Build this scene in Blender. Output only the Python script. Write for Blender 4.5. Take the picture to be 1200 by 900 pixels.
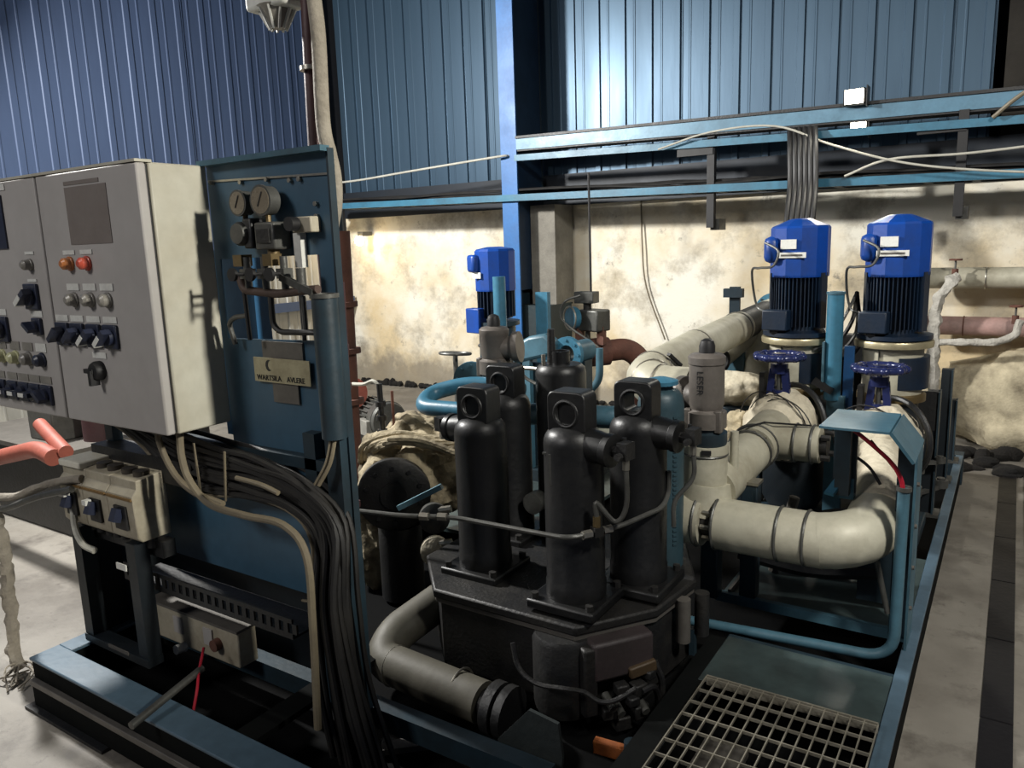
import bpy, math, random
from mathutils import Vector, Matrix, noise
random.seed(7)
for o in list(bpy.data.objects): bpy.data.objects.remove(o)
scn = bpy.context.scene
COL = scn.collection
V = Vector
# ------------------------------------------------------------------ camera
CAM_H = 1.65
pit, yaw, rol = math.radians(10.39), math.radians(33.3), 0.034
Fw = V((-math.sin(yaw)*math.cos(pit), math.cos(yaw)*math.cos(pit), -math.sin(pit)))
r0 = V((math.cos(yaw), math.sin(yaw), 0)); u0 = r0.cross(Fw)
Rt = r0*math.cos(rol) - u0*math.sin(rol); Up = u0*math.cos(rol) + r0*math.sin(rol)
cam = bpy.data.cameras.new('camera'); cam.sensor_width = 36; cam.lens = 27
camo = bpy.data.objects.new('camera', cam); COL.objects.link(camo)
camo.matrix_world = Matrix(((Rt.x, Up.x, -Fw.x, 0), (Rt.y, Up.y, -Fw.y, 0), (Rt.z, Up.z, -Fw.z, CAM_H), (0, 0, 0, 1)))
cam.clip_end = 100; cam.clip_start = 0.05
scn.camera = camo
# ------------------------------------------------------------------ light
w = bpy.data.worlds.new('world'); scn.world = w; w.use_nodes = True
w.node_tree.nodes['Background'].inputs[0].default_value = (.55, .68, 1.0, 1)
w.node_tree.nodes['Background'].inputs[1].default_value = 0.075
def lamp(name, kind, loc, target, energy, color=(1, 1, 1), size=.5, spot=None, blend=.5, size_y=None):
    l = bpy.data.lights.new(name, kind); l.energy = energy; l.color = color
    if kind == 'AREA':
        l.size = size
        if size_y: l.shape = 'RECTANGLE'; l.size_y = size_y
    else: l.shadow_soft_size = size
    if kind == 'SPOT': l.spot_size = math.radians(spot); l.spot_blend = blend
    o = bpy.data.objects.new(name, l); COL.objects.link(o); o.location = loc
    d = V(target) - V(loc); o.rotation_euler = d.to_track_quat('-Z', 'Y').to_euler()
    return o
lamp('hall_flood_left', 'AREA', (-5.7, 2.0, 3.7), (-1.2, 5.6, 1.3), 520, (1, .98, .94), .32)
lamp('left_wall_fill', 'AREA', (-5.4, .4, 4.4), (-6.8, 2.0, 3.5), 55, (.86, .92, 1), .4)  # unseen fill added to brighten the upper left wall
lamp('front_fill', 'AREA', (-3.6, -3.2, 4.6), (-2.6, 1.4, 1.2), 120, (1, .97, .94), 1.2)  # unseen soft fill added to lift the cabinet fronts
lamp('hall_lamp_right', 'SPOT', (2.3, 1.62, 3.0), (-2.17, 1.40, 1.5), 1000, (1, .97, .87), .12, 36, .9)
lamp('aisle_fill', 'SPOT', (1.8, .9, 4.2), (-.3, 4.8, .8), 800, (1, .97, .9), .25, 76, .7)  # unseen spot added to brighten the right floor and wall
scn.view_settings.view_transform = 'Standard'; scn.view_settings.look = 'None'
scn.view_settings.gamma = 1; scn.view_settings.use_curve_mapping = False
scn.view_settings.exposure = 0.0
# ------------------------------------------------------------------ materials
def lin(c): return tuple(((x/255)/12.92 if x/255 <= .04045 else ((x/255+.055)/1.055)**2.4) for x in c) + (1,)
MATS = {}
def mat(name, rgb, rough=.5, metal=0., dirt=None, amt=.5, scale=5., bump=.1, stretch=(1, 1, 1), emit=0, bscale=None, fine=.25):
    if name in MATS: return MATS[name]
    m = bpy.data.materials.new(name); m.use_nodes = True; nt = m.node_tree; N = nt.nodes; L = nt.links
    b = N['Principled BSDF']; b.inputs['Metallic'].default_value = metal
    b.inputs['Roughness'].default_value = rough
    if emit:
        b.inputs['Emission Color'].default_value = lin(rgb); b.inputs['Emission Strength'].default_value = emit
        b.inputs['Base Color'].default_value = lin(rgb); MATS[name] = m; return m
    tc = N.new('ShaderNodeTexCoord'); mp = N.new('ShaderNodeMapping'); mp.inputs['Scale'].default_value = stretch
    L.new(tc.outputs['Object'], mp.inputs['Vector'])
    n1 = N.new('ShaderNodeTexNoise'); n1.inputs['Scale'].default_value = scale; n1.inputs['Detail'].default_value = 8; n1.inputs['Roughness'].default_value = .65
    L.new(mp.outputs[0], n1.inputs['Vector'])
    n2 = N.new('ShaderNodeTexNoise'); n2.inputs['Scale'].default_value = scale*9; n2.inputs['Detail'].default_value = 4
    L.new(mp.outputs[0], n2.inputs['Vector'])
    rp = N.new('ShaderNodeValToRGB'); rp.color_ramp.elements[0].position = .40; rp.color_ramp.elements[1].position = .68
    L.new(n1.outputs[0], rp.inputs[0])
    ml = N.new('ShaderNodeMath'); ml.operation = 'MULTIPLY'; ml.inputs[1].default_value = amt; L.new(rp.outputs[0], ml.inputs[0])
    mx = N.new('ShaderNodeMix'); mx.data_type = 'RGBA'
    L.new(ml.outputs[0], mx.inputs[0]); mx.inputs[6].default_value = lin(rgb)
    mx.inputs[7].default_value = lin(dirt if dirt else tuple(x*.55 for x in rgb))
    m2 = N.new('ShaderNodeMix'); m2.data_type = 'RGBA'; m2.blend_type = 'MULTIPLY'; m2.inputs[0].default_value = fine
    L.new(mx.outputs[2], m2.inputs[6]); L.new(n2.outputs[0], m2.inputs[7])
    L.new(m2.outputs[2], b.inputs['Base Color'])
    ra = N.new('ShaderNodeMath'); ra.operation = 'MULTIPLY_ADD'; ra.inputs[1].default_value = .3; ra.inputs[2].default_value = max(.05, rough-.12)
    L.new(n1.outputs[0], ra.inputs[0]); L.new(ra.outputs[0], b.inputs['Roughness'])
    if bump:
        bp = N.new('ShaderNodeBump'); bp.inputs['Strength'].default_value = bump; bp.inputs['Distance'].default_value = .02
        if bscale:
            n3 = N.new('ShaderNodeTexNoise'); n3.inputs['Scale'].default_value = bscale; n3.inputs['Detail'].default_value = 6
            L.new(tc.outputs['Object'], n3.inputs['Vector']); L.new(n3.outputs[0], bp.inputs['Height'])
        else: L.new(n2.outputs[0], bp.inputs['Height'])
        L.new(bp.outputs[0], b.inputs['Normal'])
    MATS[name] = m; return m
TEAL = mat('teal_paint', (74, 112, 128), .42, .0, (44, 62, 70), .7, 4, .05)
TEALD = mat('teal_paint_grimy', (38, 56, 66), .45, .0, (22, 30, 34), .8, 4, .06)
TEALB = mat('teal_paint_bright', (64, 120, 146), .35, 0, (42, 80, 98), .6, 5, .04)
BLACKG = mat('black_grease', (26, 27, 29), .45, .0, (44, 42, 38), .5, 6, .12)
FILT = mat('filter_black', (17, 18, 20), .40, .1, (34, 33, 31), .55, 5, .06)
CASTG = mat('cast_grey_black', (32, 32, 33), .5, .2, (56, 53, 47), .5, 8, .15)
GREYM = mat('grey_metal', (98, 98, 94), .4, .4, (50, 48, 45), .6, 8, .08)
STEEL = mat('bright_steel', (190, 186, 175), .3, .85, (110, 100, 85), .5, 9, .05)
BRASS = mat('brass', (118, 100, 66), .45, .5, (70, 60, 44), .6, 9, .05)
JACKET = mat('clad_jacket', (196, 192, 172), .5, .08, (118, 108, 86), .55, 3.5, .05)
CREAM = mat('cabinet_cream', (196, 193, 178), .45, 0, (160, 148, 122), .5, 2.2, .02)
CREAMSHADE = mat('cabinet_shaded', (172, 168, 164), .55, 0, (148, 143, 138), .5, 2.2, .02, fine=.1)  # cabinet cream with the shade of the front faces mixed in
BOXG = mat('breaker_beige', (178, 170, 150), .5, 0, (120, 108, 88), .6, 7, .03)
STAIN = mat('faded_brown', (120, 112, 106), .7, 0, (108, 98, 92), .5, 8, .02, fine=.1)
WHITE = mat('white_label', (225, 225, 218), .5, 0, (180, 178, 170), .4, 12, 0)
NAVY = mat('navy_plastic', (40, 46, 66), .35, 0, (28, 32, 46), .4, 8, 0)
BLUE = mat('motor_blue', (10, 66, 152), .38, 0, (10, 48, 104), .5, 5, .03)
BLUED = mat('motor_blue_dark', (16, 34, 54), .42, 0, (12, 18, 28), .6, 7, .05)
HWHEEL = mat('handwheel_blue', (40, 48, 92), .2, .1, (26, 32, 62), .4, 10, .0)
BLACK = mat('black_rubber', (22, 22, 24), .5, 0, (40, 38, 36), .5, 8, .03)
CABLE = mat('cable_dark', (24, 23, 23), .55, 0, (48, 45, 40), .55, 9, .03)
CABLEL = mat('cable_beige', (124, 114, 94), .5, 0, (96, 86, 70), .5, 9, .03)
CABLEW = mat('cable_white', (190, 188, 176), .5, 0, (140, 134, 120), .4, 9, .02)
RED = mat('red_wire', (165, 26, 46), .4, 0, (130, 20, 34), .4, 9, 0)
ORANGE = mat('orange_paint', (164, 88, 72), .5, 0, (120, 62, 50), .5, 6, .05)
RUSTO = mat('rust_orange', (168, 92, 36), .7, 0, (96, 52, 28), .6, 14, .1)
RUST = mat('rust_brown', (112, 72, 58), .75, 0, (62, 44, 40), .6, 8, .15)
PINK = mat('pink_primer', (186, 150, 142), .65, 0, (130, 112, 104), .7, 5, .1)
WRAP = mat('insulation_cloth', (214, 205, 182), .9, 0, (140, 124, 98), .5, 7, .6, bscale=28)
WRAPD = mat('insulation_cloth_burnt', (186, 172, 142), .9, 0, (52, 44, 34), .85, 6, .8, bscale=24)
JACKETSHADE = mat('clad_jacket_shaded', (92, 89, 78), .6, .05, (66, 61, 51), .6, 3.5, .05)  # jacket colour darkened to put the low pipe in shade
COVERB = mat('cover_box_brown', (66, 57, 58), .5, .1, (48, 44, 42), .6, 6, .06)
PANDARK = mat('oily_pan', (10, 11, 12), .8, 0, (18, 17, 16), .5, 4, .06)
FROST = mat('plaster_wrap', (198, 194, 184), .9, 0, (140, 134, 122), .5, 9, .7, bscale=40)
GASKET = mat('grey_conduit', (156, 148, 134), .8, 0, (112, 104, 92), .6, 10, .3, bscale=60)
GLASS = mat('gauge_dial', (140, 130, 112), .25, 0, (120, 108, 88), .5, 20, 0)
MAROON = mat('maroon_steel', (74, 46, 48), .55, .1, (48, 32, 34), .5, 6, .05)
SIGN = mat('sign_plate', (178, 170, 138), .45, .1, (130, 120, 92), .6, 14, .03)
GREYPL = mat('grey_plate', (104, 100, 94), .5, .2, (80, 76, 72), .6, 10, .03)
AMBER = mat('lamp_amber', (190, 120, 70), .25, 0, (150, 92, 58), .3, 20, 0)
REDL = mat('lamp_red', (205, 90, 70), .25, 0, (160, 70, 58), .3, 20, 0)
GREYL = mat('lamp_grey', (140, 136, 128), .3, 0, (100, 98, 94), .4, 20, 0)
YELL = mat('lamp_cream', (205, 204, 160), .3, 0, (170, 168, 130), .3, 20, 0)
BROWNL = mat('brown_line', (120, 92, 50), .6, 0, (90, 70, 42), .4, 9, 0)
TEALT = mat('teal_top_lit_dusty', (84, 106, 122), .4, 0, (58, 76, 88), .6, 4, .04)  # beam tops: lit paleness painted in, along with dust
DARKP = mat('post_near_black', (20, 28, 34), .5, 0, (14, 18, 20), .6, 5, .05)
PLATEG = mat('plate_dark_green', (44, 50, 50), .5, 0, (30, 34, 34), .6, 5, .05)
GUARD = mat('guard_teal', (66, 102, 118), .4, 0, (48, 78, 90), .5, 4, .04)
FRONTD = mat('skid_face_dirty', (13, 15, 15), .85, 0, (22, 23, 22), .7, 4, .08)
DECK = mat('deck_plate_oily', (70, 84, 84), .3, .15, (38, 44, 44), .8, 3, .04)
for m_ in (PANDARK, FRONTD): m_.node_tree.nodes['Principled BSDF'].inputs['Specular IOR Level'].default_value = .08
# ------------------------------------------------------------------ mesh builder
class MB:
    def __init__(s): s.v = []; s.f = []
    def add(s, vs, fs):
        b = len(s.v); s.v += [V(p) for p in vs]; s.f += [tuple(i+b for i in f) for f in fs]; return s
    def box(s, x0, x1, y0, y1, z0, z1):
        return s.add([(x0,y0,z0),(x1,y0,z0),(x1,y1,z0),(x0,y1,z0),(x0,y0,z1),(x1,y0,z1),(x1,y1,z1),(x0,y1,z1)],
                     [(0,3,2,1),(4,5,6,7),(0,1,5,4),(1,2,6,5),(2,3,7,6),(3,0,4,7)])
    def obox(s, c, size, rz=0, rx=0, ry=0):
        R = Matrix.Rotation(rz, 3, 'Z') @ Matrix.Rotation(ry, 3, 'Y') @ Matrix.Rotation(rx, 3, 'X')
        a, b, d = [q/2 for q in size]; c = V(c)
        P = [(-a,-b,-d),(a,-b,-d),(a,b,-d),(-a,b,-d),(-a,-b,d),(a,-b,d),(a,b,d),(-a,b,d)]
        return s.add([c + R @ V(p) for p in P], [(0,3,2,1),(4,5,6,7),(0,1,5,4),(1,2,6,5),(2,3,7,6),(3,0,4,7)])
    def bar(s, p0, p1, wd, ht, up=(0, 0, 1)):
        p0, p1 = V(p0), V(p1); d = (p1-p0).normalized(); u = V(up); sd = d.cross(u).normalized(); u = sd.cross(d).normalized()
        P = [p + sd*a*wd/2 + u*b*ht/2 for p in (p0, p1) for a, b in ((-1,-1),(1,-1),(1,1),(-1,1))]
        return s.add(P, [(0,1,2,3),(7,6,5,4),(0,4,5,1),(1,5,6,2),(2,6,7,3),(3,7,4,0)])
    def lathe(s, prof, org, axis=(0, 0, 1), n=24, cap=True):
        org, ax = V(org), V(axis).normalized(); a = ax.orthogonal().normalized(); b = ax.cross(a); B = len(s.v)
        for r, t in prof:
            for i in range(n):
                q = 2*math.pi*i/n; s.v.append(org + ax*t + (a*math.cos(q) + b*math.sin(q))*r)
        for k in range(len(prof)-1):
            for i in range(n):
                j = (i+1) % n; s.f.append((B+k*n+i, B+k*n+j, B+(k+1)*n+j, B+(k+1)*n+i))
        if cap:
            s.f.append(tuple(B+i for i in reversed(range(n)))); K = B+(len(prof)-1)*n; s.f.append(tuple(K+i for i in range(n)))
        return s
    def cyl(s, p0, p1, r, r1=None, n=20):
        p0, p1 = V(p0), V(p1); return s.lathe([(r, 0), (r if r1 is None else r1, (p1-p0).length)], p0, p1-p0, n)
    def ring(s, c, axis, ri, ro, h, n=24):
        return s.lathe([(ri, -h/2), (ro, -h/2), (ro, h/2), (ri, h/2), (ri, -h/2)], c, axis, n, cap=False)
    def torus(s, c, axis, R, r, n=28, m=8):
        c, ax = V(c), V(axis).normalized(); a = ax.orthogonal().normalized(); b = ax.cross(a); B = len(s.v)
        for i in range(n):
            q = 2*math.pi*i/n; e = a*math.cos(q)+b*math.sin(q)
            for k in range(m):
                p = 2*math.pi*k/m; s.v.append(c + e*(R+r*math.cos(p)) + ax*r*math.sin(p))
        for i in range(n):
            for k in range(m):
                i2, k2 = (i+1) % n, (k+1) % m; s.f.append((B+i*m+k, B+i2*m+k, B+i2*m+k2, B+i*m+k2))
        return s
    def tube(s, path, r, n=8, rad=None, seg=5, lump=0, freq=8):
        P = fillet(path, rad, seg) if rad else [V(p) for p in path]
        t = (P[1]-P[0]).normalized(); u = t.orthogonal().normalized(); B = len(s.v)
        for i, p in enumerate(P):
            d = ((P[i+1]-p).normalized() if i < len(P)-1 else V((0,0,0))) + ((p-P[i-1]).normalized() if i else V((0,0,0)))
            d.normalize(); u = (u - d*u.dot(d)).normalized(); b = d.cross(u)
            rr = r[i] if isinstance(r, (list, tuple)) else r
            for k in range(n):
                q = 2*math.pi*k/n; e = u*math.cos(q)+b*math.sin(q); R2 = rr
                if lump: R2 = rr*(1 + lump*noise.noise((p+e*rr)*freq))
                s.v.append(p + e*R2)
        for i in range(len(P)-1):
            for k in range(n):
                j = (k+1) % n; s.f.append((B+i*n+k, B+i*n+j, B+(i+1)*n+j, B+(i+1)*n+k))
        s.f.append(tuple(B+k for k in reversed(range(n)))); K = B+(len(P)-1)*n; s.f.append(tuple(K+k for k in range(n)))
        return s
    def prism(s, poly, vec):
        n = len(poly); vec = V(vec); P = [V(p) for p in poly]
        return s.add(P + [p+vec for p in P], [tuple(reversed(range(n))), tuple(range(n, 2*n))] + [(i, (i+1) % n, n+(i+1) % n, n+i) for i in range(n)])
    def frame(s, outer, inner, vec):            # plate with a hole, both outlines with the same number of points
        n = len(outer); vec = V(vec); O = [V(p) for p in outer]; I = [V(p) for p in inner]
        vs = O + I + [p+vec for p in O] + [p+vec for p in I]; fs = []
        for i in range(n):
            j = (i+1) % n
            fs += [(i, n+i, n+j, j), (2*n+i, 2*n+j, 3*n+j, 3*n+i), (i, j, 2*n+j, 2*n+i), (n+i, 3*n+i, 3*n+j, n+j)]
        return s.add(vs, fs)
    def blob(s, c, rad, rz=0, amp=.1, freq=6, nu=28, nv=18, rx=0):
        c = V(c); R = Matrix.Rotation(rz, 3, 'Z') @ Matrix.Rotation(rx, 3, 'X'); B = len(s.v)
        for j in range(nv+1):
            th = math.pi*j/nv
            for i in range(nu):
                ph = 2*math.pi*i/nu
                e = V((math.sin(th)*math.cos(ph), math.sin(th)*math.sin(ph), math.cos(th)))
                p = R @ V((e.x*rad[0], e.y*rad[1], e.z*rad[2]))
                k = 1 + amp*noise.noise((c+p)*freq) + amp*.6*noise.noise((c+p)*freq*2.7)
                s.v.append(c + p*k)
        for j in range(nv):
            for i in range(nu):
                i2 = (i+1) % nu; s.f.append((B+j*nu+i, B+(j+1)*nu+i, B+(j+1)*nu+i2, B+j*nu+i2))
        return s
    def bolts(s, c, axis, R, k, r=.008, h=.012, n=6, ph=0):
        c, ax = V(c), V(axis).normalized(); a = ax.orthogonal().normalized(); b = ax.cross(a)
        for i in range(k):
            q = 2*math.pi*i/k+ph; p = c + (a*math.cos(q)+b*math.sin(q))*R
            s.cyl(p - ax*h*.2, p + ax*h, r, n=n)
        return s
def fillet(path, rad, seg=5):
    P = [V(p) for p in path]; out = [P[0]]
    for i in range(1, len(P)-1):
        a, b, c = P[i-1], P[i], P[i+1]; u = (a-b); v = (c-b); r = min(rad, u.length*.48, v.length*.48)
        s0 = b + u.normalized()*r; s1 = b + v.normalized()*r
        for k in range(seg+1):
            t = k/seg; out.append(s0*(1-t)**2 + b*2*t*(1-t) + s1*t*t)
    out.append(P[-1]); return out
def spline(P, k=6):
    P = [V(p) for p in P]; Q = [P[0]*2-P[1]] + P + [P[-1]*2-P[-2]]; out = []
    for i in range(1, len(Q)-2):
        for j in range(k):
            t = j/k; a, b, c, d = Q[i-1:i+3]
            out.append(.5*((2*b) + (c-a)*t + (2*a-5*b+4*c-d)*t*t + (3*b-a-3*c+d)*t**3))
    out.append(P[-1]); return out
def bolt_parts(parent, name, m, c, axis, R, k, r=.008, h=.012, ph=0):
    c, ax = V(c), V(axis).normalized(); a = ax.orthogonal().normalized(); b = ax.cross(a)
    for i in range(k):
        q = 2*math.pi*i/k+ph; p = c + (a*math.cos(q)+b*math.sin(q))*R
        build(MB().cyl(p - ax*h*.2, p + ax*h, r, n=6), name, m, parent)
def off(o):
    while o.parent: o = o.parent
    return o.location
def build(mb, name, m, parent=None, origin=None, bevel=0, flat=False, label=None):
    me = bpy.data.meshes.new(name); o0 = off(parent) if parent else V(origin or (0, 0, 0))
    me.from_pydata([p-o0 for p in mb.v], [], mb.f); me.materials.append(m); me.update()
    import bmesh
    bm = bmesh.new(); bm.from_mesh(me); bmesh.ops.recalc_face_normals(bm, faces=bm.faces); bm.to_mesh(me); bm.free()
    if not flat:
        me.shade_smooth(); me.set_sharp_from_angle(angle=math.radians(38))
    o = bpy.data.objects.new(name, me); COL.objects.link(o)
    if parent: o.parent = parent
    else: o.location = o0
    if bevel:
        md = o.modifiers.new('bevel', 'BEVEL'); md.width = bevel; md.segments = 2; md.limit_method = 'ANGLE'; md.angle_limit = math.radians(50)
    if label: o['label'] = label
    return o
def tag(o, label, cat, group=None):
    o['label'] = label; o['category'] = cat
    if group: o['group'] = group
    return o
def thing(name, label, cat, loc, group=None):
    o = bpy.data.objects.new(name, None); COL.objects.link(o); o.location = loc; o.empty_display_size = .05
    return tag(o, label, cat, group)
def solo(mb, name, m, label, cat, group=None, bevel=0, flat=False):
    xs = [p.x for p in mb.v]; ys = [p.y for p in mb.v]; zs = [p.z for p in mb.v]
    o = build(mb, name, m, origin=((min(xs)+max(xs))/2, (min(ys)+max(ys))/2, min(zs)), bevel=bevel, flat=flat)
    return tag(o, label, cat, group)
def struct(mb, name, m, parent=None, flat=False):
    o = build(mb, name, m, parent, flat=flat)
    if not parent: o['kind'] = 'structure'
    return o
def dup(root, loc, label=None, group=None):
    r = root.copy(); COL.objects.link(r); r.location = loc
    if label: r['label'] = label
    if group: r['group'] = group
    for ch in list(root.children):
        c = ch.copy(); COL.objects.link(c); c.parent = r
        for g in list(ch.children):
            d = g.copy(); COL.objects.link(d); d.parent = c
    return r
def text(body, size, loc, rot, m, parent, name='lettering', ext=.0008):
    cu = bpy.data.curves.new(name, 'FONT'); cu.body = body; cu.size = size; cu.extrude = ext; cu.align_x = 'CENTER'; cu.align_y = 'CENTER'
    t = bpy.data.objects.new(name, cu); COL.objects.link(t)
    dg = bpy.context.evaluated_depsgraph_get(); me = bpy.data.meshes.new_from_object(t.evaluated_get(dg))
    bpy.data.objects.remove(t)
    o = bpy.data.objects.new(name, me); COL.objects.link(o); me.materials.clear(); me.materials.append(m)
    o.parent = parent; o.location = V(loc) - off(parent); o.rotation_euler = rot
    return o
# ================================================================== ROOM
def mat_plaster():
    m = bpy.data.materials.new('peeling_plaster'); m.use_nodes = True; N = m.node_tree.nodes; L = m.node_tree.links; b = N['Principled BSDF']
    tc = N.new('ShaderNodeTexCoord')
    def nz(sc, det=8, ro=.6):
        n = N.new('ShaderNodeTexNoise'); n.inputs['Scale'].default_value = sc; n.inputs['Detail'].default_value = det; n.inputs['Roughness'].default_value = ro
        L.new(tc.outputs['Object'], n.inputs['Vector']); return n
    def rp(n, a, c):
        r = N.new('ShaderNodeValToRGB'); r.color_ramp.elements[0].position = a; r.color_ramp.elements[1].position = c; L.new(n.outputs[0], r.inputs[0]); return r
    def mix(f, a, c):
        x = N.new('ShaderNodeMix'); x.data_type = 'RGBA'; L.new(f, x.inputs[0])
        (L.new(a, x.inputs[6]) if not isinstance(a, tuple) else setattr(x.inputs[6], 'default_value', a)); x.inputs[7].default_value = c; return x.outputs[2]
    c = mix(rp(nz(.9), .42, .62).outputs[0], lin((226, 222, 208)), lin((206, 188, 152)))
    c = mix(rp(nz(2.3, 10, .7), .50, .72).outputs[0], c, lin((150, 140, 120)))
    c = mix(rp(nz(4.5, 10, .75), .60, .70).outputs[0], c, lin((128, 122, 110)))
    # ragged band, darker towards the floor
    sx = N.new('ShaderNodeSeparateXYZ'); L.new(tc.outputs['Object'], sx.inputs[0])
    a = N.new('ShaderNodeMath'); a.operation = 'MULTIPLY_ADD'; n = nz(1.7, 8); L.new(n.outputs[0], a.inputs[0]); a.inputs[1].default_value = -1.6; L.new(sx.outputs[2], a.inputs[2])
    r = N.new('ShaderNodeValToRGB'); r.color_ramp.elements[0].position = 0; r.color_ramp.elements[1].position = .25
    r.color_ramp.elements[0].color = (.8, .8, .8, 1); r.color_ramp.elements[1].color = (0, 0, 0, 1)
    q = N.new('ShaderNodeMath'); q.operation = 'ADD'; q.inputs[1].default_value = .55; L.new(a.outputs[0], q.inputs[0]); L.new(q.outputs[0], r.inputs[0])
    c = mix(r.outputs[0], c, lin((120, 112, 98)))
    L.new(c, b.inputs['Base Color']); b.inputs['Roughness'].default_value = .85
    bp = N.new('ShaderNodeBump'); bp.inputs['Strength'].default_value = .35; bp.inputs['Distance'].default_value = .03
    L.new(nz(5, 10, .7).outputs[0], bp.inputs['Height']); L.new(bp.outputs[0], b.inputs['Normal'])
    return m
def mat_floor():
    m = bpy.data.materials.new('concrete_floor'); m.use_nodes = True; N = m.node_tree.nodes; L = m.node_tree.links; b = N['Principled BSDF']
    tc = N.new('ShaderNodeTexCoord')
    def nz(sc, det=8, ro=.6):
        n = N.new('ShaderNodeTexNoise'); n.inputs['Scale'].default_value = sc; n.inputs['Detail'].default_value = det; n.inputs['Roughness'].default_value = ro
        L.new(tc.outputs['Object'], n.inputs['Vector']); return n
    def mx(n, p0, p1, a, c):
        r = N.new('ShaderNodeValToRGB'); r.color_ramp.elements[0].position = p0; r.color_ramp.elements[1].position = p1; L.new(n.outputs[0], r.inputs[0])
        x = N.new('ShaderNodeMix'); x.data_type = 'RGBA'; L.new(r.outputs[0], x.inputs[0])
        (L.new(a, x.inputs[6]) if not isinstance(a, tuple) else setattr(x.inputs[6], 'default_value', a)); x.inputs[7].default_value = c; return x.outputs[2]
    c = mx(nz(1.2), .4, .65, lin((138, 133, 124)), lin((116, 111, 103)))
    c = mx(nz(.8, 9, .65), .48, .66, c, lin((92, 86, 78)))
    c = mx(nz(3.6, 10, .7), .52, .68, c, lin((94, 89, 82)))
    c = mx(nz(14, 8, .7), .6, .75, c, lin((80, 74, 67)))
    L.new(c, b.inputs['Base Color']); b.inputs['Roughness'].default_value = .6
    bp = N.new('ShaderNodeBump'); bp.inputs['Strength'].default_value = .25; bp.inputs['Distance'].default_value = .02
    L.new(nz(9, 10, .7).outputs[0], bp.inputs['Height']); L.new(bp.outputs[0], b.inputs['Normal'])
    return m
PLASTER = mat_plaster(); CONC = mat_floor()
CLAD = mat('cladding_blue', (68, 90, 108), .37, .5, (50, 70, 88), .45, 2.5, .02, (1, 1, .12), fine=.12)
CLADL = mat('cladding_pale', (196, 194, 184), .5, 0, (140, 136, 126), .5, 3, .02, (1, 1, .2))
CLADB = mat('cladding_slate', (76, 92, 122), .5, .1, (60, 74, 100), .45, 2.5, .02, (1, 1, .15), fine=.12)
ROOF = mat('roof_dark', (40, 44, 52), .8, 0, None, .4, 3, 0)
struct(MB().box(-9, 6, -6, 9, -.3, 0), 'floor', CONC)
WY = 6.9
wb = struct(MB().box(-6.95, 6, WY, WY+.35, 0, 2.12), 'wall_back', PLASTER)
struct(MB().box(-6.95, 6, WY+.3, WY+.4, 2.0, 7), 'wall_rear', ROOF)
PITCH, RIBW, TOPW, DEP = .262, .066, .050, .020
def sheet(u0, ribs, z0, z1, fn, DEP=DEP):
    """one corrugated sheet: u runs along the wall, d is how far it stands proud"""
    pr = []; u = u0
    for k in range(ribs):
        fl = PITCH-RIBW
        pr += [(u, 0), (u+fl*.34, 0), (u+fl*.34+.006, .004), (u+fl*.34+.018, .004), (u+fl*.34+.024, 0), (u+fl, 0), (u+fl+(RIBW-TOPW)/2, DEP), (u+fl+(RIBW+TOPW)/2, DEP)]
        u += PITCH
    pr += [(u, 0), (u+.012, .003)]
    mb = MB(); n = len(pr)
    vs = [fn(a, d, z) for z in (z0, z1) for a, d in pr] + [fn(a, d-.004, z) for z in (z0, z1) for a, d in pr]
    fs = [(i, i+1, n+i+1, n+i) for i in range(n-1)] + [(2*n+i+1, 2*n+i, 3*n+i, 3*n+i+1) for i in range(n-1)]
    fs += [(i+1, i, 2*n+i, 2*n+i+1) for i in range(n-1)] + [(n+i, n+i+1, 3*n+i+1, 3*n+i) for i in range(n-1)] + [(0, n, 3*n, 2*n), (n-1, 3*n-1, 4*n-1, 2*n-1)]
    return mb.add(vs, fs)
u = -6.80; k = 0
while u < -.5:
    r = 4
    d0 = .0045*(k % 2)
    if u + r*PITCH > -.2: r = max(1, int((-.22-u)/PITCH))
    struct(sheet(u, r, 2.06, 6.2, lambda a, d, z: (a, WY-.03-d-d0, z)), 'cladding_sheet', CLAD, wb, flat=True)
    u += r*PITCH; k += 1
# left wall, its cladding pale below and slate blue above
wl = struct(MB().box(-7.1, -6.86, -4, WY+.3, 0, 7), 'wall_left', ROOF)
u = -3.5; k = 0
while u < WY-.3:
    r = min(4, int((WY-.02-u)/PITCH)); d0 = .004*(k % 2)
    if r < 1: break
    struct(sheet(u, r, 1.62, 6.2, lambda a, d, z: (-6.84+d+d0, a, z), .007), 'cladding_sheet', CLADB, wl, flat=True)
    struct(sheet(u, r, 0.12, 1.60, lambda a, d, z: (-6.84+d+d0, a, z), .016), 'lower_cladding_sheet', CLADL, wl, flat=True)
    u += r*PITCH; k += 1
struct(MB().box(-6.80, -6.76, -3.5, WY-.04, .98, 1.08), 'trim_1', CLADB)
struct(MB().box(-6.95, 6, -6, 9, 6.6, 6.8), 'ceiling', ROOF)
# dark plaster return right of the cladding
DARKW = mat('dark_stained_wall', (44, 40, 34), .9, 0, (24, 22, 20), .7, 1.5, .2)
struct(MB().box(-.17, 6, WY-.02, WY+.3, 2.12, 6.4), 'wall_right', DARKW)
# dark strip painting the beam's shade onto the cladding foot
struct(MB().box(-6.8, 6, WY-.07, WY, 2.0, 2.30), 'trim_2', mat('cladding_shade', (30, 38, 48), .5, .1, None, .4, 3, .0))
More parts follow.
